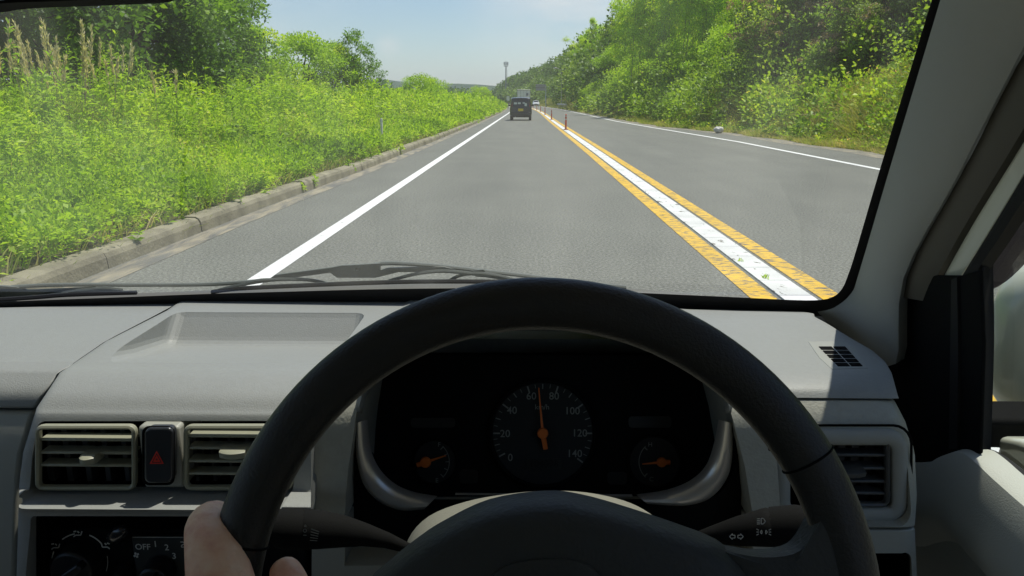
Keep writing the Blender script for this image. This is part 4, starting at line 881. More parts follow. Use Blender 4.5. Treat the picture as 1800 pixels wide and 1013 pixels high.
def disc(cx, cy, r, off, name, mt, par):
    c = CP.at(cx, cy, off); rr = (CP.at(cx + r, cy, off) - c).length; m = MB().lathe(c, CP.n, [(-.002, rr), (0, rr)], 56); return part(m, name, mt, par)
def dring(cx, cy, r, off, w, name, mt, par):
    c = CP.at(cx, cy, off); rr = (CP.at(cx + r, cy, off) - c).length; m = MB().tube([c + CP.u * rr * math.cos(t) + CP.v * rr * math.sin(t) for t in np.linspace(0, 2 * math.pi, 57)], w, 8, cap=False); return part(m, name, mt, par)
disc(954, 762, 90, .003, 'speedometer_dial', 'dial', cl); dring(954, 762, 92, .004, .0022, 'dial_ring', 'cluster', cl)
disc(765, 812, 37, .003, 'fuel_dial', mat('dark_dial', (.014, .015, .015), .6), cl); disc(1150, 812, 44, .003, 'temperature_dial', mat('dark_dial', (.02, .021, .021), .6), cl)
dring(765, 812, 38, .004, .0012, 'dial_ring', 'black', cl); dring(1150, 812, 45, .004, .0014, 'dial_ring', 'black', cl)
tk = MB()
def tick(cx, cy, a, r0, r1, w, off=.0042):
    ca, sa = math.cos(a), math.sin(a); nx, ny = -sa * w / 2, ca * w / 2
    q = [CP.at(cx + r0 * ca + nx, cy - r0 * sa - ny, off), CP.at(cx + r1 * ca + nx, cy - r1 * sa - ny, off), CP.at(cx + r1 * ca - nx, cy - r1 * sa + ny, off), CP.at(cx + r0 * ca - nx, cy - r0 * sa + ny, off)]
    tk.add(q, [(0, 1, 2, 3)])
for k in range(29):
    v = k * 5; a = R(180 - (v - 20) * 1.8)
    if v < 20: a = R(180 + (20 - v) * 1.4)
    tick(954, 762, a, 75 if v % 20 == 0 else (78 if v % 10 == 0 else 80), 87, 2.6 if v % 20 == 0 else (1.6 if v % 10 == 0 else .9))
for k in range(12): tick(752, 812, R(-44 + 88 * (k + .5) / 12), 37, 38.5, 8)
for a in (-44, -22, 0, 22, 44): tick(752, 812, R(a), 31, 38, 1.6)
for k in range(12): tick(1161, 812, R(136 + 88 * (k + .5) / 12), 37, 38.5, 8)
for a in (138, 222): tick(1161, 812, R(a), 31, 38, 2.2)
part(tk, 'dial_marks', 'print', cl, smooth=False)
hh = (CP.at(954, 755) - CP.at(954, 768)).length
nums = [('0', 897, 805), ('20', 888, 763), ('40', 900, 722), ('60', 934, 697), ('80', 974, 697), ('100', 1006, 723), ('120', 1019, 762), ('140', 1010, 798)]
textmesh([(s, CP.at(x, y, .0044), hh, CP.u, CP.v) for s, x, y in nums] + [('km/h', CP.at(953, 716, .0044), hh * .7, CP.u, CP.v), ('F', CP.at(772, 782, .0044), hh * .6, CP.u, CP.v), ('E', CP.at(768, 845, .0044), hh * .6, CP.u, CP.v), ('H', CP.at(1143, 782, .0044), hh * .6, CP.u, CP.v), ('C', CP.at(1145, 843, .0044), hh * .6, CP.u, CP.v)], 'numerals', M['print'], cl)
lc = MB().poly([CP.at(x, y, .0036) for x, y in ((926, 806), (987, 806), (987, 826), (926, 826))], CP.n * .0004).build('odometer_window', mat('odometer_window', (.020, .021, .020), .4), cl)
textmesh([('104096', CP.at(956, 816, .0046), hh * .95, CP.u, CP.v)], 'odometer_digits', mat('lcd_digits', (.004, .004, .004), .5), cl)
def needle(hx, hy, tx, ty, bx_, by_, rh, name='needle'):
    m = MB(); c = CP.at(hx, hy, .009); rr = (CP.at(hx + rh, hy, .009) - c).length; m.lathe(c - CP.n * .003, CP.n, [(0, rr * .9), (.003, rr), (.006, rr * .85), (.0065, 0)], 24)
    for (x, y, w0, w1) in ((tx, ty, .0016, .0006), (bx_, by_, .0030, .0026)): m.tube([c, CP.at(x, y, .009)], [w0, w1], 6)
    return part(m, name, 'needle', cl)
needle(954, 762, 947, 682, 959, 790, 10); needle(748, 813, 784, 801, 733, 818, 10); needle(1163, 813, 1129, 816, 1178, 813, 9)
LW = mat('lamp_window', (.016, .017, .016), .4)
for a, b_, c_, d in ((808, 826, 840, 850), (1068, 830, 1102, 852), (1105, 732, 1180, 752), (722, 735, 800, 752)): part(MB().poly([CP.at(x, y, .0005) for x, y in rrect(a, b_, c_, d, 6)], CP.n * .0006), 'warning_lamp_window', LW, cl)

# --- steering column cover, stalks
cv0 = [P(x, y, .60) for x, y in cr([(708, 1060), (712, 1000), (720, 950), (756, 910), (820, 885), (890, 872), (960, 866), (1030, 869), (1095, 883), (1140, 905), (1180, 940), (1206, 990), (1215, 1060)], 4)]
V, Fc = grid([[p + Vector((0, .07, -.044)) for p in cv0], [p + Vector((0, .02, -.012)) for p in cv0], cv0, [p + Vector((-p.x * .01, -.02, -.002)) for p in cv0], [p + Vector((-p.x * .03, -.045, -.010)) for p in cv0], [p + Vector((-p.x * .1, -.075, -.028)) for p in cv0], [p + Vector((-p.x * .3, -.09, -.06)) for p in cv0]])
cov = mesh('column_cover', V, Fc, M['cover'], CAR, sol=.003)
def stalk(pts, name):
    m = MB(); c = [P(x, y, Y) for x, y, Y, r in pts]; m.tube(c, [r * .00036 * (Y / .5) for x, y, Y, r in pts], 20); return part(m, name, M['black'], CAR)
st = stalk([(760, 975, .555, 8), (715, 963, .55, 10), (680, 950, .545, 15), (640, 940, .54, 22), (600, 934, .535, 31), (560, 931, .53, 37), (535, 930, .53, 39), (532, 930, .53, 37), (529, 930, .53, 40), (500, 929, .525, 40), (488, 929, .525, 36), (484, 929, .525, 10)], 'wiper_stalk')
s2 = stalk([(1190, 958, .555, 8), (1225, 946, .55, 11), (1260, 940, .545, 19), (1300, 934, .54, 28), (1345, 928, .535, 36), (1352, 927, .535, 37), (1354, 927, .535, 35), (1357, 927, .535, 38), (1400, 924, .53, 39), (1420, 924, .53, 37), (1424, 924, .53, 10)], 'light_stalk')
mk = MB(); YS = .5125
for k in range(4): px_strip([(1330.5, 912 + k * 3.1), (1336, 912 + k * 3.1 - .3)], 1.5, YS, mk)
px_strip([(1338, 911.5), (1338, 921.5), (1342, 921), (1345.5, 916.5), (1342, 911.5), (1338, 911.5)], 1.5, YS, mk)
for s, cx in ((-1, 1338.8), (1, 1346.4)):
    px_strip([(cx, 932), (cx - s * -2.4, 935.5), (cx, 939), (cx - s * .8, 935.5), (cx, 932)], 1.3, YS + .001, mk)
    for dy in (-4, 0, 4): px_strip([(cx + s * 5, 935.5 + dy * .8), (cx + s * 9, 935.5 + dy * 1.35)], 1.4, YS + .001, mk)
for s, cx in ((-1, 1288), (1, 1301)):
    px_strip([(cx + s * 5.5, 943.5), (cx + s * .5, 938.5), (cx + s * .5, 941), (cx - s * 4, 941), (cx - s * 4, 946), (cx + s * .5, 946), (cx + s * .5, 948.5), (cx + s * 5.5, 943.5)], 1.4, YS + .002, mk)
part(mk, 'printed_symbols', 'white', s2, smooth=False)
mk = MB(); px_strip([(535, 926), (538.5, 926), (536.8, 922), (535, 926)], 1.3, .508, mk); px_strip([(536 + 3 * math.cos(t), 933 + 3 * math.sin(t)) for t in np.linspace(0, 6.28, 9)], 1., .508, mk); px_strip([(533, 941), (539, 941)], 1., .508, mk)
for k in range(5): px_strip([(547 + k * -.6, 930 + k * 5), (561 - k * .8, 935 + k * 4)], 1.6 - .15 * k, .509, mk)
part(mk, 'printed_symbols', mat('dim_print', (.30, .30, .26), .6), st, smooth=False)

# --- steering wheel
sw = bpy.data.objects.new('steering_wheel', None); COL.objects.link(sw); sw.parent = CAR; ORG['steering_wheel'] = ORG[CAR.name]
def wp(px, py, off=0): return WP_.at(px, py, off)
rows = []; RM = .1705
for k in range(121):
    a = 2 * math.pi * k / 120; d = WP_.u * math.cos(a) + WP_.v * math.sin(a); c = WC + d * RM
    rows.append([c + d * .0150 * math.cos(t) + WN * .0135 * math.sin(t) for t in np.linspace(0, 2 * math.pi, 25)[:-1]])
V, Fc = grid(rows, True); mesh('rim', V, Fc, M['leather'], sw)
for px, py in ((440, 957), (1415, 810)):
    d = (wp(px, py) - WC).normalized(); c = WC + d * RM; t_ = d.cross(WN)
    for s in (0,):
        m = MB(); m.tube([c + (d * .01525 * math.cos(t) + WN * .01375 * math.sin(t)) for t in np.linspace(0, 2 * math.pi, 25)], .0007, 6, cap=False); part(m, 'rim_seam', 'gap', sw)
ho = cr([(655, 1011), (720, 957), (771, 923), (856, 883), (959, 867), (1027, 874), (1113, 898), (1220, 934), (1271, 957), (1318, 1013), (1322, 1080), (1290, 1180), (1180, 1265), (960, 1295), (740, 1262), (640, 1170), (625, 1080), (655, 1011)], 4)[:-1]
hc = wp(965, 1070); hp = [wp(x, y, -.002) for x, y in ho]; rows = []
for s, off in ((.985, -.018), (1.0, -.004), (.985, .008), (.955, .017), (.90, .024), (.8, .029), (.6, .033), (.3, .035)): rows.append([hc + (p - hc) * s + WN * off for p in hp])
V, Fc = grid(rows, True); Fc.append(tuple(range(len(V) - len(hp), len(V)))); mesh('hub_pad', V, Fc, M['hub'], sw)
eo = cr([(838, 1060), (850, 1018), (872, 982), (905, 965), (960, 958), (1010, 962), (1038, 978), (1060, 1013), (1075, 1060), (1070, 1130), (960, 1160), (850, 1130), (838, 1060)], 4)[:-1]
# raised centre lid of the pad
ep = [wp(x, y, .0) for x, y in eo]; ec = wp(957, 1060); rows = []
for s, off in ((1.0, .020), (1.0, .0315), (.985, .0345), (.95, .0352), (.6, .0368), (.25, .0372)): rows.append([ec + (p - ec) * s + WN * off for p in ep])
V, Fc = grid(rows, True); Fc.append(tuple(range(len(V) - len(ep), len(V)))); mesh('pad_lid', V, Fc, M['hub'], sw)
def spoke(pts, name):
    q = cr(pts + [pts[0]], 3)[:-1]; c = sum((wp(x, y) for x, y in q), Vector()) / len(q); rows = []
    for s, off in ((.96, -.012), (1, -.004), (.985, .004), (.94, .009), (.5, .011)): rows.append([c + (wp(x, y) - c) * s + WN * off for x, y in q])
    V, Fc = grid(rows, True); n = len(q); Fc += [tuple(range(n)), tuple(range(4 * n, 5 * n))]; mesh(name, V, Fc, M['hub'], sw)
spoke([(1215, 945), (1270, 962), (1330, 972), (1385, 966), (1412, 945), (1436, 905), (1470, 905), (1500, 980), (1505, 1080), (1450, 1150), (1300, 1150), (1230, 1060)], 'spoke')
spoke([(700, 1050), (640, 1062), (560, 1075), (510, 1068), (475, 1050), (440, 1050), (430, 1100), (470, 1180), (600, 1180), (700, 1140)], 'spoke')

# --- windshield, its black border, pillars
def gp(px, py, off=0): return GP.at(px, py, off)
gl = MB(); gl.poly([Vector((x, y, H + z)) for x, y, z in ((-1.10, .957, -.232), (.415, .957, -.232), (.375, .62, .29), (-1.06, .62, .29))], (0, .004, .0026)); part(gl, 'windshield', 'glass', CAR, smooth=False)
bi = [(-900, 560), (-300, 546), (0, 531), (180, 524), (361, 517), (500, 513), (647, 509), (800, 507), (920, 508), (1010, 511), (1100, 514), (1200, 518.5), (1300, 523), (1380, 527), (1432, 528), (1462, 523), (1480, 508), (1492, 480), (1505, 440), (1546, 300), (1600, 124), (1638, 0), (1700, -200)]
bo = [(-900, 590), (-300, 572), (0, 556), (180, 549), (361, 541), (500, 537), (647, 533), (800, 531), (920, 532), (1010, 533), (1100, 538), (1200, 543), (1300, 548), (1380, 552), (1440, 556), (1490, 552), (1510, 528), (1524, 492), (1534, 450), (1575, 310), (1627, 130), (1668, 0), (1730, -200)]
V, Fc = grid([[gp(x, y, -.004) for x, y in cr(bi, 3)], [gp(x, y, -.004) for x, y in cr(bo, 3)]]); mesh('windshield_border', V, Fc, M['rubber'], CAR, smooth=False)
inn = cr([(1437, 548), (1466, 541), (1496, 516), (1511, 476), (1560, 310), (1614, 130), (1653, 0), (1730, -260)], 4)
out_ = cr([(1464, 574), (1508, 604), (1574, 640), (1588, 490), (1683, 310), (1775, 130), (1850, 0), (2050, -260)], 4)
rows = []
for i, ((a, b_), (c_, d)) in enumerate(zip(inn, out_)):
    pi = gp(a, b_, -.010); po = PX(c_, d, .412); row = []
    for t in (-.06, 0, .06, .2, .4, .6, .8, .95, 1, 1.04):
        q = pi.lerp(po, min(max(t, 0), 1)); q += Vector((-.5, -.75, .3)).normalized() * .012 * math.sin(min(max(t, 0), 1) * math.pi) ** .8
        if t < 0: q += Vector((.012, .005, -.002))
        if t > 1: q += Vector((.03, .03, 0))
        row.append(q)
    rows.append(row)
V, Fc = grid(rows); mesh('windshield_pillar', V, Fc, M['pillar'], CAR)
def sidestrip(name, A, B, mt, XA=.425, XB=.425, n=4, thick=.012, par=None, rise=0.):
    a, b_ = cr(A, n), cr(B, n); rows = []
    for p, q in zip(a, b_):
        u, v = PX(*p, XA), PX(*q, XB); rows.append([u + Vector((thick, 0, 0)), u, u.lerp(v, .5) - Vector((rise, 0, 0)), v, v + Vector((thick, 0, 0))])
    V, Fc = grid(rows); return mesh(name, V, Fc, M[mt], par or CAR)
sidestrip('door_rubber_trim', [(1578, 520), (1588, 490), (1635, 395), (1709, 271), (1768, 148), (1800, 95), (1960, -190)], [(1628, 530), (1646, 488), (1700, 390), (1764, 285), (1815, 200), (1850, 140), (1990, -100)], 'brownseal', .418, .432, rise=.004)
sidestrip('body_pillar', [(1648, 492), (1650, 486), (1702, 392), (1766, 287), (1818, 201), (1870, 120)], [(1684, 492), (1690, 484), (1733, 415), (1782, 335), (1830, 255), (1890, 160)], 'cream', .440, .446, rise=.004)
sidestrip('door_weatherstrip', [(1686, 500), (1692, 484), (1735, 415), (1784, 335), (1832, 255), (1900, 150)], [(1716, 500), (1722, 470), (1752, 425), (1800, 350), (1845, 280), (1920, 170)], 'rubber', .44, .44, rise=.003)
# door with its corner cover, seals, window and trim
wall_ = MB().poly([Vector((.436, y, H + z)) for y, z in ((1.0, -.30), (1.0, -.235), (.93, -.20), (.86, -.19), (.80, -.20), (.78, -.36), (.60, -.42), (.60, -.75), (1.0, -.75))], (.01, 0, 0)); part(wall_, 'door_front_panel', 'black', CAR, smooth=False)
e = MB(); e.poly([PX(x, y, .43) for x, y in ((1545, 640), (1560, 560), (1590, 500), (1640, 484), (1690, 484), (1722, 474), (1728, 600), (1722, 798), (1690, 800), (1660, 835), (1560, 860))], (.004, 0, 0)); part(e, 'door_corner_cover', 'black', CAR, bev=.004)
sidestrip('corner_seam', [(1672, 492), (1670, 620), (1668, 790)], [(1682, 488), (1684, 620), (1682, 790)], 'rubber', .427, .427, thick=.003)
dt = [(1560, 812), (1636, 812), (1668, 798), (1700, 790), (1728, 806), (1800, 870), (2100, 1120)]; pts2 = cr(dt, 4)
rows = []
for x, y in pts2:
    p = PX(x, y, .430); rows.append([p + Vector((.02, 0, .0)), p, p + Vector((-.008, 0, -.003)), p + Vector((-.015, 0, -.018)), p + Vector((-.022, 0, -.050)), p + Vector((-.024, 0, -.066)), p + Vector((-.018, 0, -.082)), p + Vector((.0, 0, -.100)), p + Vector((.012, 0, -.4))])
V, Fc = grid(rows); door = mesh('door_trim', V, Fc, M['doortrim'], CAR)
sidestrip('window_sill_seal', [(1695, 786), (1722, 796), (1755, 820), (1800, 856), (2000, 1010)], [(1695, 796), (1712, 800), (1745, 826), (1790, 866), (1990, 1030)], 'rubber', .455, .43, rise=.0, thick=.02)
sidestrip('window_channel', [(1726, 470), (1728, 600), (1720, 800)], [(1742, 465), (1744, 600), (1738, 800)], 'rubber', .44, .452, thick=.002)
gw = MB().poly([PX(x, y, .452) for x, y in ((1725, 810), (1735, 440), (1900, 170), (2300, -200), (2300, 1260))], (.003, 0, 0)); part(gw, 'door_window', glassmat('clear_side_glass', (.96, .98, .96), .12), CAR, smooth=False)
vz = [PX(x, y, .475) for x, y in cr([(1735, 512), (1765, 495), (1800, 462), (1860, 395), (2000, 240), (2000, 60), (1860, 230), (1800, 318), (1750, 405), (1735, 440)], 3)]
part(MB().poly(vz, (.002, 0, 0)), 'rain_visor', 'visor', CAR, smooth=False)
part(MB().poly([PX(x, y, .50) for x, y in ((1700, 835), (1752, 790), (1752, 766), (1790, 772), (2100, 890), (2100, 1060))], (.04, 0, 0)), 'door_skin', 'creamlit', CAR, bev=.008)
# side mirror
def blob(name, c, d, mt, par, sq=2.6, n=20):
    rows = []
    for i in range(n + 1):
        ph = -math.pi / 2 + math.pi * i / n; row = []
        for j in range(2 * n):
            th = math.pi * j / n; f_ = lambda v: math.copysign(abs(v) ** (2 / sq), v)
            row.append(Vector((c[0] + d[0] * f_(math.cos(ph)) * f_(math.cos(th)), c[1] + d[1] * f_(math.cos(ph)) * f_(math.sin(th)), c[2] + d[2] * f_(math.sin(ph)))))
        rows.append(row)
    V, Fc = grid(rows, True); return mesh(name, V, Fc, M[mt], par)
mc = PX(1874, 598, .66); mi = blob('side_mirror', mc, (.088, .055, .108), 'cream', CAR)
blob('mirror_glass', mc + Vector((.036, -.046, 0)), (.050, .012, .082), 'mirror', mi, 3); blob('mirror_rim', mc + Vector((.034, -.042, 0)), (.057, .014, .090), 'creamlit', mi, 3)
ma = MB(); b0 = PX(1745, 745, .52); ma.box(b0 + Vector((.06, .0, 0)), (.22, .06, .034)); ma.tube([b0 + Vector((.10, 0, 0)), Vector((mc.x, mc.y, mc.z - .09))], .02, 10); part(ma, 'mirror_arm', 'black', mi, bev=.006)

# --- wipers and cowl outside the glass
def wiper(poly, blade, pins, levers, arm, label=None):
    e = bpy.data.objects.new('wiper', None); COL.objects.link(e); e.parent = CAR; ORG[e.name] = ORG[CAR.name]
    m = MB()
    for pl in poly: m.poly([gp(x, y, .035) for x, y in pl], Vector((0, .007, 0)))
    part(m, 'frame', 'wiper', e, bev=.0012)
    m = MB(); q = cr(blade, 4); m.tube([gp(x, y, .016) for x, y in q], .0026, 6); m.tube([gp(x, y - 2.6, .019) for x, y in q], .0012, 6); part(m, 'blade', 'rubber', e)
    m = MB(); m.tube([gp(x, y - 3.6, .021) for x, y in q[4:-4]], .0007, 6); part(m, 'blade_spine', 'steel', e)
    m = MB()
    for lv_ in levers: m.tube([gp(x, y, .03) for x, y in cr(lv_, 4)], .0024, 6)
    part(m, 'lever', 'wiper', e)
    m = MB()
    for x, y in pins: m.lathe(gp(x, y, .034), (0, -1, -.3), [(0, .0016), (.003, .0014)], 10)
    part(m, 'rivet', 'steel', e)
    m = MB(); m.tube([gp(x, y, .04) for x, y in cr(arm, 4)], .0045, 8, flat=.6); part(m, 'arm', 'wiper', e)
wiper([[(474, 490), (482, 484), (580, 471), (600, 467), (625, 466), (668, 463), (668, 476), (680, 472), (780, 469), (800, 474), (800, 482), (778, 479), (700, 479), (676, 485), (660, 489), (592, 489), (580, 480), (500, 491), (478, 496)], [(826, 476), (850, 474), (858, 482), (852, 488), (836, 487)]],
      [(372, 514), (420, 508), (520, 503), (620, 499), (720, 496), (820, 495.5), (925, 496)], [(424, 502), (482, 491), (629, 473), (780, 476), (842, 482)],
      [[(385, 510), (424, 501), (482, 492), (540, 492), (575, 499)], [(482, 492), (450, 494), (410, 508)], [(684, 494), (730, 482), (780, 477), (842, 483), (906, 493)], [(790, 494), (810, 484), (842, 481), (880, 486), (908, 495)]],
      [(660, 465), (690, 463), (760, 467), (860, 478), (950, 488), (1010, 497), (1100, 505)])
wiper([[(-60, 503), (0, 503), (30, 505), (45, 511), (130, 507), (165, 506), (168, 518), (140, 520), (60, 519), (20, 526), (-60, 528)]],
      [(-500, 560), (-200, 540), (40, 525), (120, 519), (240, 515)], [(150, 509)], [[(60, 524), (120, 514), (152, 510), (200, 512), (218, 514)], [(152, 510), (185, 507), (215, 510)]],
      [(20, 505), (100, 501), (250, 501), (370, 500), (470, 493)])
cw = MB(); q = cr([(-900, 545), (-300, 530), (0, 523), (200, 517), (361, 511), (500, 506), (647, 501), (800, 499), (920, 500), (1010, 502.5), (1100, 507), (1190, 514), (1240, 523), (1300, 540)], 3)
V, Fc = grid([[P(x, y, 1.035) for x, y in q], [P(x, y, 1.02) + Vector((0, 0, -.004)) for x, y in q], [P(x, y, .985) + Vector((0, 0, -.03)) for x, y in q]]); cw.add(V, Fc); part(cw, 'cowl', 'cowl', CAR)
# bonnet beyond the cowl (falls away below the line of sight) and the rest of the shell
bn = []
for x in np.linspace(-1.08, .38, 15):
    k = ((x + .35) / .73) ** 2; bn.append([Vector((x, 1.02, H - .285 - .03 * k)), Vector((x, 1.2, H - .36 - .03 * k)), Vector((x, 1.45, H - .50 - .05 * k)), Vector((x, 1.62 - .1 * k, H - .68)), Vector((x, 1.66 - .1 * k, .35))])
V, Fc = grid(bn); mesh('bonnet', V, Fc, M['cream'], CAR, sol=.004)
LN = mat('grey_headliner', (.48, .47, .43), .9, .1, bump=.3, bscale=400)
rf = []
for x in np.linspace(-1.12, .43, 13):
    k = ((x + .345) / .775) ** 2; rf.append([Vector((x, .66, H + .262 - .01 * k)), Vector((x, .60, H + .300 - .02 * k)), Vector((x, .2, H + .345 - .03 * k)), Vector((x, -.8, H + .36 - .03 * k)), Vector((x, -2.0, H + .33 - .03 * k))])
V, Fc = grid(rf); mesh('roof', V, Fc, LN, CAR, sol=.02)
FB = mat('grey_cabin_fabric', (.24, .24, .22), .9, .1)
def wall(name, pts, d, mt): part(MB().poly([Vector(p) for p in pts], d), name, mt, CAR, smooth=False)
wall('rear_wall', [(-1.12, -2.0, .4), (.44, -2.0, .4), (.44, -2.0, 1.02), (-1.12, -2.0, 1.02)], (0, -.03, 0), FB)
wall('floor', [(-1.12, -2.0, .38), (.44, -2.0, .38), (.44, 1.5, .38), (-1.12, 1.5, .38)], (0, 0, -.03), FB)
wall('passenger_door', [(-1.12, -2.0, .38), (-1.12, 1.0, .38), (-1.12, 1.0, H - .28), (-1.12, -2.0, H - .33)], (-.03, 0, 0), FB)
wall('driver_door', [(.452, -2.0, .38), (.452, 1.0, .38), (.452, 1.0, H - .42), (.452, -2.0, H - .42)], (.03, 0, 0), FB)
wall('added_shade_panel', [(.453, -2.0, H - .42), (.453, -.48, H - .42), (.453, -.40, H + .29), (.453, -2.0, H + .29)], (.02, 0, 0), mat('shade_panel_grey', (.3, .3, .28), .8))  # added out of view: closes the rear side window to darken the cabin
for x_ in (-1.13,):
    for y_ in (-.62, -1.98): wall('centre_pillar', [(x_, y_, H - .45), (x_, y_ + .12, H - .45), (x_, y_ + .12, H + .30), (x_, y_, H + .30)], (.02, 0, 0), FB)
def seat(x, y):
    m = MB(); m.box((x, y, .72), (.48, .5, .16)); m.box((x, y - .30, 1.02), (.46, .14, .62), Matrix.Rotation(R(12), 3, 'X')); m.box((x, y - .38, 1.42), (.24, .09, .16)); part(m, 'seat', FB, CAR, bev=.04)
seat(-.02, -.38); seat(-.70, -.05 - .33)
wall('roof_rail', [(.44, -2.0, H + .25), (.44, .64, H + .22), (.44, .64, H + .30), (.44, -2.0, H + .33)], (.03, 0, 0), M['cream'])
wall('roof_rail', [(-1.12, -2.0, H + .25), (-1.12, .64, H + .22), (-1.12, .64, H + .30), (-1.12, -2.0, H + .33)], (-.03, 0, 0), M['cream'])
pl = [[gp(-900, 560, 0), gp(-900, 590, 0)]]
part(MB().tube([Vector((-1.09, .95, H - .24)), Vector((-1.06, .63, H + .27))], .03, 10), 'windshield_pillar', 'pillar', CAR)
part(MB().tube([Vector((.45, .95, H - .24)), Vector((.43, .63, H + .27))], .02, 10), 'outer_pillar', 'cream', CAR)
wall('bulkhead', [(-1.1, 1.0, .38), (.44, 1.0, .38), (.44, 1.0, H - .27), (-1.1, 1.0, H - .27)], (0, .01, 0), FB)
# rear-view mirror: only its lower edge is in view at the top left
rmx = MB(); q = [P(x, y, .50) for x, y in cr([(-160, 18), (-60, 14), (0, 6), (120, 1), (240, -4), (270, -10), (290, -28), (316, -95), (290, -120), (-140, -110), (-180, -90), (-185, 0), (-160, 25)], 3)[:-1]]
rm2 = rmx.poly(q, (0, .03, 0)); rm_ = part(rm2, 'rear_view_mirror', 'black', CAR, bev=.004)
part(MB().poly([p + (sum(q, Vector()) / len(q) - p) * .16 + Vector((0, -.001, 0)) for p in q], (0, .002, 0)), 'mirror_glass', 'mirror', rm_)
part(MB().tube([P(60, -80, .53), Vector((-.33, .63, H + .26))], .008, 8), 'mirror_stem', 'black', CAR)

# ------------------------------------------------------------ the driver's hand on the rim
SK = mat('skin', (.80, .46, .27), .5, .4, bump=.7, bscale=170, bdist=.0018, var=.2, vscale=30)
_nt = SK.node_tree; _b = _nt.nodes['Principled BSDF']; _tc = N(_nt, 'ShaderNodeTexCoord'); _n = N(_nt, 'ShaderNodeTexNoise'); _n.inputs['Scale'].default_value = 75; _n.inputs['Detail'].default_value = 6
_r = ramp(_nt, [(.3, (.74, .36, .25)), (.5, (.86, .53, .35)), (.72, (.92, .64, .46))]); _nt.links.new(_tc.outputs['Object'], _n.inputs['Vector']); _nt.links.new(_n.outputs['Fac'], _r.inputs[0]); _nt.links.new(_r.outputs[0], _b.inputs['Base Color'])
_m = N(_nt, 'ShaderNodeMapping'); _m.inputs['Scale'].default_value = (60, 60, 420); _n2 = N(_nt, 'ShaderNodeTexNoise'); _n2.inputs['Scale'].default_value = 1; _n2.inputs['Detail'].default_value = 4     # fine skin folds across the finger
_bp = N(_nt, 'ShaderNodeBump'); _bp.inputs['Strength'].default_value = .55; _bp.inputs['Distance'].default_value = .0016; _nt.links.new(_tc.outputs['Object'], _m.inputs[0]); _nt.links.new(_m.outputs[0], _n2.inputs['Vector']); _nt.links.new(_n2.outputs['Fac'], _bp.inputs['Height']); _nt.links.new(_b.inputs['Normal'].links[0].from_socket, _bp.inputs['Normal']); _nt.links.new(_bp.outputs[0], _b.inputs['Normal'])
SK.node_tree.nodes['Principled BSDF'].inputs['Subsurface Weight'].default_value = .12
SK.node_tree.nodes['Principled BSDF'].inputs['Subsurface Radius'].default_value = (.008, .003, .002)
pr = empty('person', (-.28, .15, .75), 'driver gripping the wheel with the left hand, only thumb and knuckle side in view', 'person')
def skin(name, chain_list, root=0):
    V = []; E = []; Rr = []
    for ch in chain_list:
        start = ch[0]; prev = None
        for item in ch:
            if isinstance(item, int): prev = item; continue
            p, r = item; V.append(p); Rr.append(r); i = len(V) - 1
            if prev is not None: E.append((prev, i))
            prev = i
    L = ORG[pr.name]; me = bpy.data.meshes.new(name); me.from_pydata([tuple(v - L) for v in V], E, []); o = bpy.data.objects.new(name, me); COL.objects.link(o)
    m = o.modifiers.new('s', 'SKIN'); m.use_smooth_shade = True; m.branch_smoothing = .4
    for i, sv in enumerate(me.skin_vertices[0].data): sv.radius = (Rr[i], Rr[i]); sv.use_root = (i == root)
    m = o.modifiers.new('u', 'SUBSURF'); m.levels = 2; m.render_levels = 2
    bake(o); o.data.materials.clear(); o.data.materials.append(SK); o.data.shade_smooth(); o.parent = pr; ORG[o.name] = L; return o
rc = lambda px, py, off=0: WP_.at(px, py, off)
palm = rc(372, 1125, .030); wr_ = rc(330, 1330, .065)
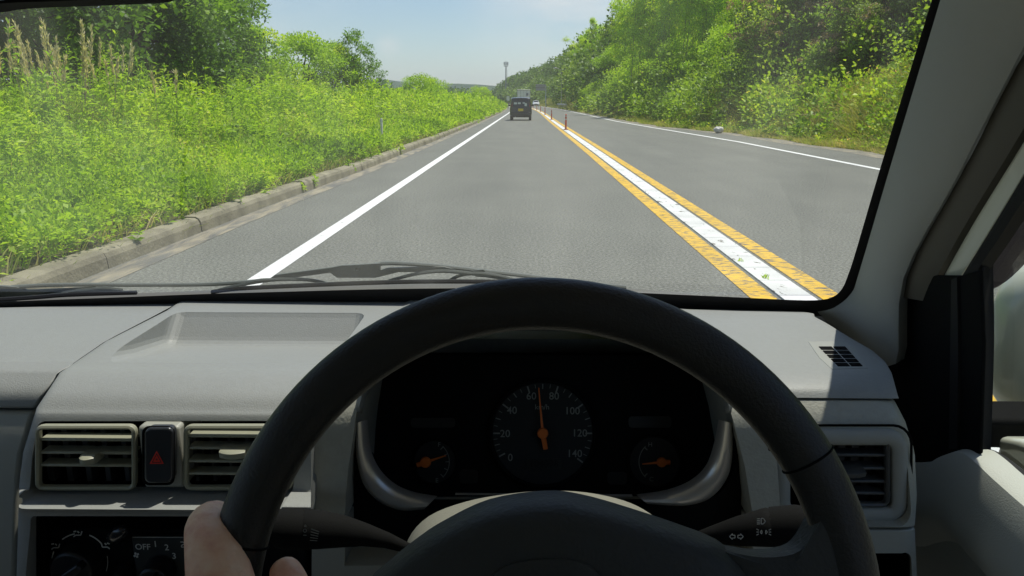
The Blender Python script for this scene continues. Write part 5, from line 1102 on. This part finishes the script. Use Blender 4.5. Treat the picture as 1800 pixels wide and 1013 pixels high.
hand = [
  [(wr_ + Vector((-.03, -.16, -.16)), .036), (wr_ + Vector((-.01, -.07, -.08)), .031), (wr_, .027), (palm, .028)],                     # forearm, wrist, palm: indices 0-3
  [3, (rc(398, 1070, .022), .0225), (rc(384, 1005, .016), .0185), (rc(370, 950, .008), .0145), (rc(362, 918, -.004), .0128), (rc(376, 908, -.020), .0108), (rc(408, 918, -.032), .0094), (rc(440, 945, -.030), .0080)],   # index
  [3, (rc(358, 1110, .012), .0165), (rc(345, 1070, .002), .0135), (rc(343, 1030, -.014), .0120), (rc(372, 1015, -.034), .0100), (rc(420, 1025, -.034), .0086), (rc(448, 1040, -.026), .0074)],  # middle
  [3, (rc(330, 1140, .004), .0155), (rc(310, 1110, -.008), .0128), (rc(315, 1090, -.024), .0115), (rc(360, 1085, -.038), .0098), (rc(415, 1095, -.036), .0084), (rc(445, 1105, -.028), .007)],  # ring
  [3, (rc(325, 1190, -.002), .0138), (rc(312, 1170, -.014), .0112), (rc(325, 1160, -.03), .0102), (rc(365, 1160, -.036), .0088), (rc(410, 1165, -.032), .0074), (rc(435, 1170, -.026), .0064)], # little
  [3, (rc(440, 1165, .030), .0165), (rc(500, 1110, .024), .0135), (rc(520, 1050, .018), .0118), (rc(503, 1008, .012), .0098), (rc(492, 985, .008), .0074)],   # thumb
]
skin('hand', hand)
slv = MB(); w0 = wr_ + Vector((-.03, -.16, -.16)); slv.tube([wr_ + Vector((-.012, -.075, -.085)), w0, w0 + Vector((.02, -.12, -.08)), w0 + Vector((.10, -.2, .02))], [.040, .048, .055, .06], 18)
sv_ = slv.build('sleeve', mat('shirt_cloth', (.35, .37, .38), .9, .1), pr)

# ------------------------------------------------------------ the air between here and the hills
hzm = bpy.data.materials.new('haze_air'); hzm.use_nodes = True; nt = hzm.node_tree; nt.nodes.remove(nt.nodes['Principled BSDF'])
pv = N(nt, 'ShaderNodeVolumePrincipled'); pv.inputs['Color'].default_value = (.80, .89, 1.0, 1); pv.inputs['Density'].default_value = .00021; pv.inputs['Anisotropy'].default_value = 0.1
nt.links.new(pv.outputs[0], nt.nodes['Material Output'].inputs['Volume'])
o = MB().box((0, 2100, 59), (9200, 4500, 128)).build('haze', hzm, smooth=False); o['kind'] = 'stuff'
